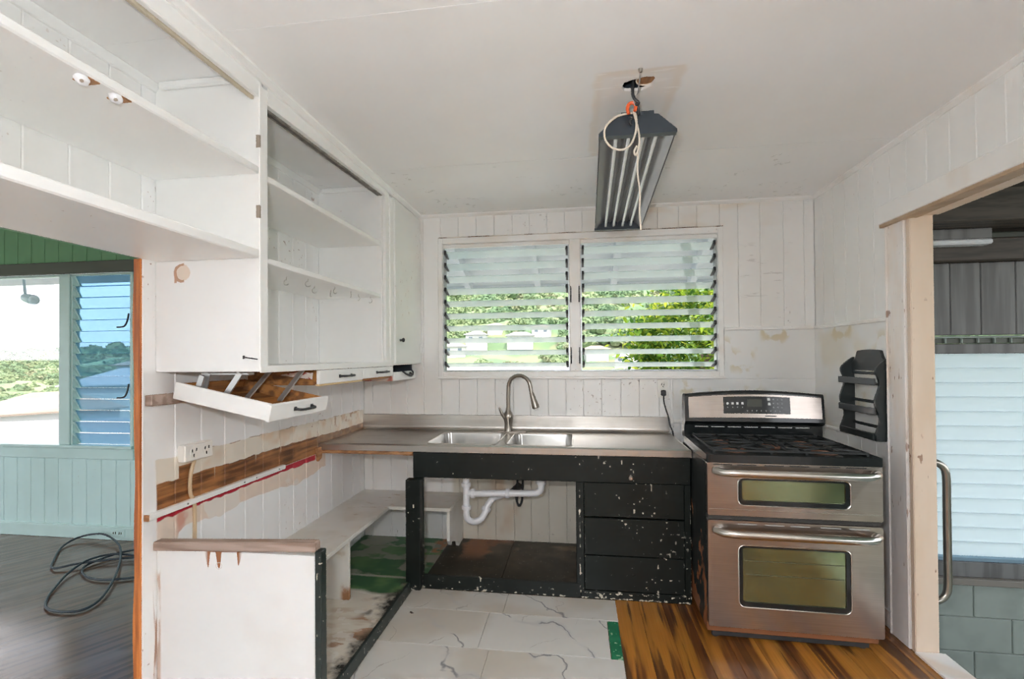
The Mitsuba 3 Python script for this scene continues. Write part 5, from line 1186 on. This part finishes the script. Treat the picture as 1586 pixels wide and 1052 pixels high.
solo('hillside_trees', trimesh.Trimesh(np.vstack(VV), np.vstack(FF), process=False), 'm_canopy', 'dense green treetops covering the hillside', 'trees', kind='stuff', smooth=False)

M_hwall = mat('house_wall', (0.50, 0.50, 0.50), 0.6)
M_hroof = mat('house_roof_grey', (0.36, 0.37, 0.40), 0.6)
M_hroof2 = mat('house_roof_brown', (0.30, 0.24, 0.20), 0.6)
M_hwin = mat('house_window', (0.12, 0.16, 0.20), 0.2)
def house(azd, r, w, d, h, rot, roofm, label, el=None, name='hillside_house', hip=0.28):
    x, y = 1.6+r*math.sin(math.radians(azd)), r*math.cos(math.radians(azd))
    z = CAM[2]+r*math.tan(math.radians(el)) if el is not None else float(ground_z(azd, r))
    M = trimesh.transformations.translation_matrix([x, y, z]) @ rotm(rot, [0, 0, 1])
    k = thing(name, label, 'house', 'houses on the hillside' if name == 'hillside_house' else None)
    part(k, 'walls', moved(hb(-w/2, w/2, -d/2, d/2, -2.0, h, 0.05), M), M_hwall, False)
    o = 0.6
    part(k, 'roof', moved(hull([(-w/2-o, -d/2-o, h), (w/2+o, -d/2-o, h), (w/2+o, d/2+o, h), (-w/2-o, d/2+o, h), (-w/2-o, -d/2-o, h+0.15), (w/2+o, -d/2-o, h+0.15), (w/2+o, d/2+o, h+0.15), (-w/2-o, d/2+o, h+0.15), (-w/2+d*0.45, 0, h+d*hip), (w/2-d*0.45, 0, h+d*hip)]), M), roofm, False)
    nw = 0 if name != 'hillside_house' else max(2, int(w/3.0))
    for i in range(nw):
        xx = -w/2+w*(i+0.5)/nw
        part(k, 'window', moved(hb(xx-0.55, xx+0.55, -d/2-0.05, -d/2+0.02, h*0.35, h*0.80, 0.02), M), M_hwin, False)
for h_ in HS: house(*h_[:6], (M_hroof, M_hroof2)[h_[6]], *h_[7:])
house(-60.4, 17, 12.0, 9.0, 2.6, 24, mat('near_roof', (0.25, 0.25, 0.265), 0.5), 'neighbour house with pale grey hip roof below the next room window', -21.8, 'neighbour_house', 0.28)
house(-53.0, 62, 9.0, 7.0, 2.2, 60, M_hroof2, 'brown-roofed house further down past the pale grey roof', -6.4, 'valley_house', 0.25)
house(-45.5, 75, 14.0, 9.0, 3.0, 30, M_hroof, 'grey-roofed house in the valley beyond the neighbour roof', -4.6, 'valley_house', 0.22)
house(-43.5, 120, 13.0, 9.0, 3.0, 10, M_hroof2, 'small brown-roofed house far down the valley', -2.0, 'valley_house', 0.22)
solo('lean_to_roof', hull([(x, y, z+dz) for x in (-4.2, 1.5) for y, z in ((4.2, 0.86), (8.0, 1.10)) for dz in (0, 0.06)]), mat('white_metal_roof', (0.80, 0.82, 0.85), 0.5), 'bright white roof edge below the left louvres', 'roof', smooth=False)
UP = thing('utility_pole', 'pale utility pole with a wire seen low through the right louvres', 'pole')
part(UP, 'pole', tube([(5.5, 38, -18), (5.5, 38, 1.15)], [0.2, 0.16], 10), mat('pole_grey', (0.45, 0.42, 0.38), 0.7))
part(UP, 'transformer', lathe([(0, 0), (0.32, 0), (0.34, 0.1), (0.34, 0.8), (0.25, 0.95), (0, 1.0)], 14, (5.9, 37.8, 0.2)), M_hwall)
part(UP, 'wire', tube(smoothpath([(5.5, 38, 0.6), (0.0, 24, -0.25), (-4.0, 14, 0.1)], 8), 0.02, 6), M_hwall)

# broad-leaved tree close to the right of the window
TR = thing('garden_tree', 'leafy bright green tree outside the right side of the kitchen window', 'tree')
scene['m_leaf_a'] = {'type': 'principledthin', 'base_color': {'type': 'mesh_attribute', 'name': 'vertex_color'}, 'roughness': 0.3, 'diff_trans': 0.7, 'spec_trans': 0.0}
tc = np.array([3.55, 4.3, 1.45])
def leaf(L, w):
    v = np.array([(0, 0, 0), (-w, L*0.35, 0.05*L), (0, L*0.4, -0.04*L), (w, L*0.35, 0.05*L), (-w*0.75, L*0.7, 0.02*L), (0, L*0.72, -0.06*L), (w*0.75, L*0.7, 0.02*L), (0, L, -0.10*L)])
    f = np.array([(0, 2, 1), (0, 3, 2), (1, 2, 5), (1, 5, 4), (2, 3, 6), (2, 6, 5), (4, 5, 7), (5, 6, 7)])
    return v, f
lv_, lf_ = leaf(1.0, 0.22)
VV, FF, CC, off = [], [], [], 0
cl_ = []
for i in range(52):
    q = rr_.normal(size=3); q /= np.linalg.norm(q)
    cl_.append(tc+q*[1.05, 0.9, 0.95]*rr_.uniform(0.45, 1.0)**0.5)
for c in cl_:
    for i in range(190):
        q = rr_.normal(size=3)*0.17; p = c+q
        L = rr_.uniform(0.07, 0.14)
        R_ = trimesh.transformations.euler_matrix(rr_.normal()*0.6-0.35, rr_.normal()*0.5, rr_.uniform(0, 6.28))[:3, :3]
        VV.append(lv_*L@R_.T+p); FF.append(lf_+off); off += 8
        col = np.array([(0.22, 0.33, 0.035), (0.10, 0.20, 0.03), (0.36, 0.42, 0.06), (0.05, 0.12, 0.025), (0.16, 0.26, 0.05)][rr_.integers(5)])*rr_.uniform(0.8, 1.2)
        CC.append(np.tile(col, (8, 1)))
part(TR, 'foliage', trimesh.Trimesh(np.vstack(VV), np.vstack(FF), process=False), 'm_leaf_a', True, kind='stuff', color=np.vstack(CC))
M_bark = mat('bark', (0.16, 0.12, 0.08), 0.8)
part(TR, 'trunk', tube(smoothpath([(3.7, 4.6, -9.0), (3.65, 4.5, -2.0), (3.55, 4.4, 0.2), (3.5, 4.3, 1.4)], 5), 0.09, 10), M_bark)
for c in cl_[::5]: part(TR, 'branch', tube(smoothpath([(3.56, 4.4, 0.3), tuple((np.array([3.55, 4.35, 0.9])+c)/2), tuple(c)], 5), 0.022, 6), M_bark)
# hedge behind the house, seen only in the oven glass
HG = []
for i in range(26):
    v, f = protos[rr_.integers(5)]; HG.append(trimesh.Trimesh(v*rr_.uniform(0.5, 0.8)+[rr_.uniform(-1.5, 5), -10.2+rr_.uniform(-0.4, 0.4), rr_.uniform(0.0, 2.2)], f, process=False))
solo('garden_hedge', cat(HG), M_hill, 'green hedge outside the window behind the camera', 'hedge', kind='stuff', smooth=True)
solo('garden_ground', hb(-30, 30, -40, YB-0.1, -0.95, -0.87, 0.01), M_yard, 'pale paved ground behind the house', 'ground', kind='structure')

# ------------------------------------------------------------------ photographer's flash and an added bounce-fill head (outside the frame, behind the camera)
def emitter(parent, name, mesh, rad, col):
    k = part(parent, name, mesh, None, False); scene[k]['emitter'] = {'type': 'area', 'radiance': {'type': 'rgb', 'value': [rad*c for c in col]}}
FC = (0.96, 0.985, 1.015)
SF = thing('camera_flash', 'hot-shoe flash above the camera, out of view', 'flash')
fc = np.array([1.47, -3.60, 1.545])
part(SF, 'head', hb(fc[0]-0.045, fc[0]+0.045, fc[1]-0.10, fc[1]-0.003, fc[2]-0.030, fc[2]+0.030, 0.004), M_matte_black)
part(SF, 'stem', hb(fc[0]-0.03, fc[0]+0.03, fc[1]-0.09, fc[1]-0.04, fc[2]-0.12, fc[2]-0.0305, 0.004), M_matte_black)
emitter(SF, 'lens', hb(fc[0]-0.038, fc[0]+0.038, fc[1]-0.0028, fc[1], fc[2]-0.024, fc[2]+0.024, 0.0005), FLASH, FC)
BF = thing('fill_flash', 'added fill flash on a stand aimed at the ceiling, out of view', 'flash')
bc = np.array([1.75, -4.75, 1.75])
emitter(BF, 'lens', ext(sg.Point(bc[0], bc[1]).buffer(0.10), bc[2], bc[2]+0.003), BOUNCE_FILL, FC)
part(BF, 'head', lathe([(0, -0.22), (0.05, -0.22), (0.06, -0.08), (0.112, -0.04), (0.125, 0.03), (0.115, 0.03), (0.104, -0.002), (0, -0.002)], 20, bc), M_matte_black)
part(BF, 'pole', tube([(bc[0], bc[1], 0.001), (bc[0], bc[1], bc[2]-0.221)], 0.015, 8), M_matte_black)
for k in range(3):
    a = k*2.094; part(BF, 'leg', tube([(bc[0]+0.02*math.cos(a), bc[1]+0.02*math.sin(a), 0.35), (bc[0]+0.35*math.cos(a), bc[1]+0.35*math.sin(a), 0.012)], 0.009, 6), M_matte_black)
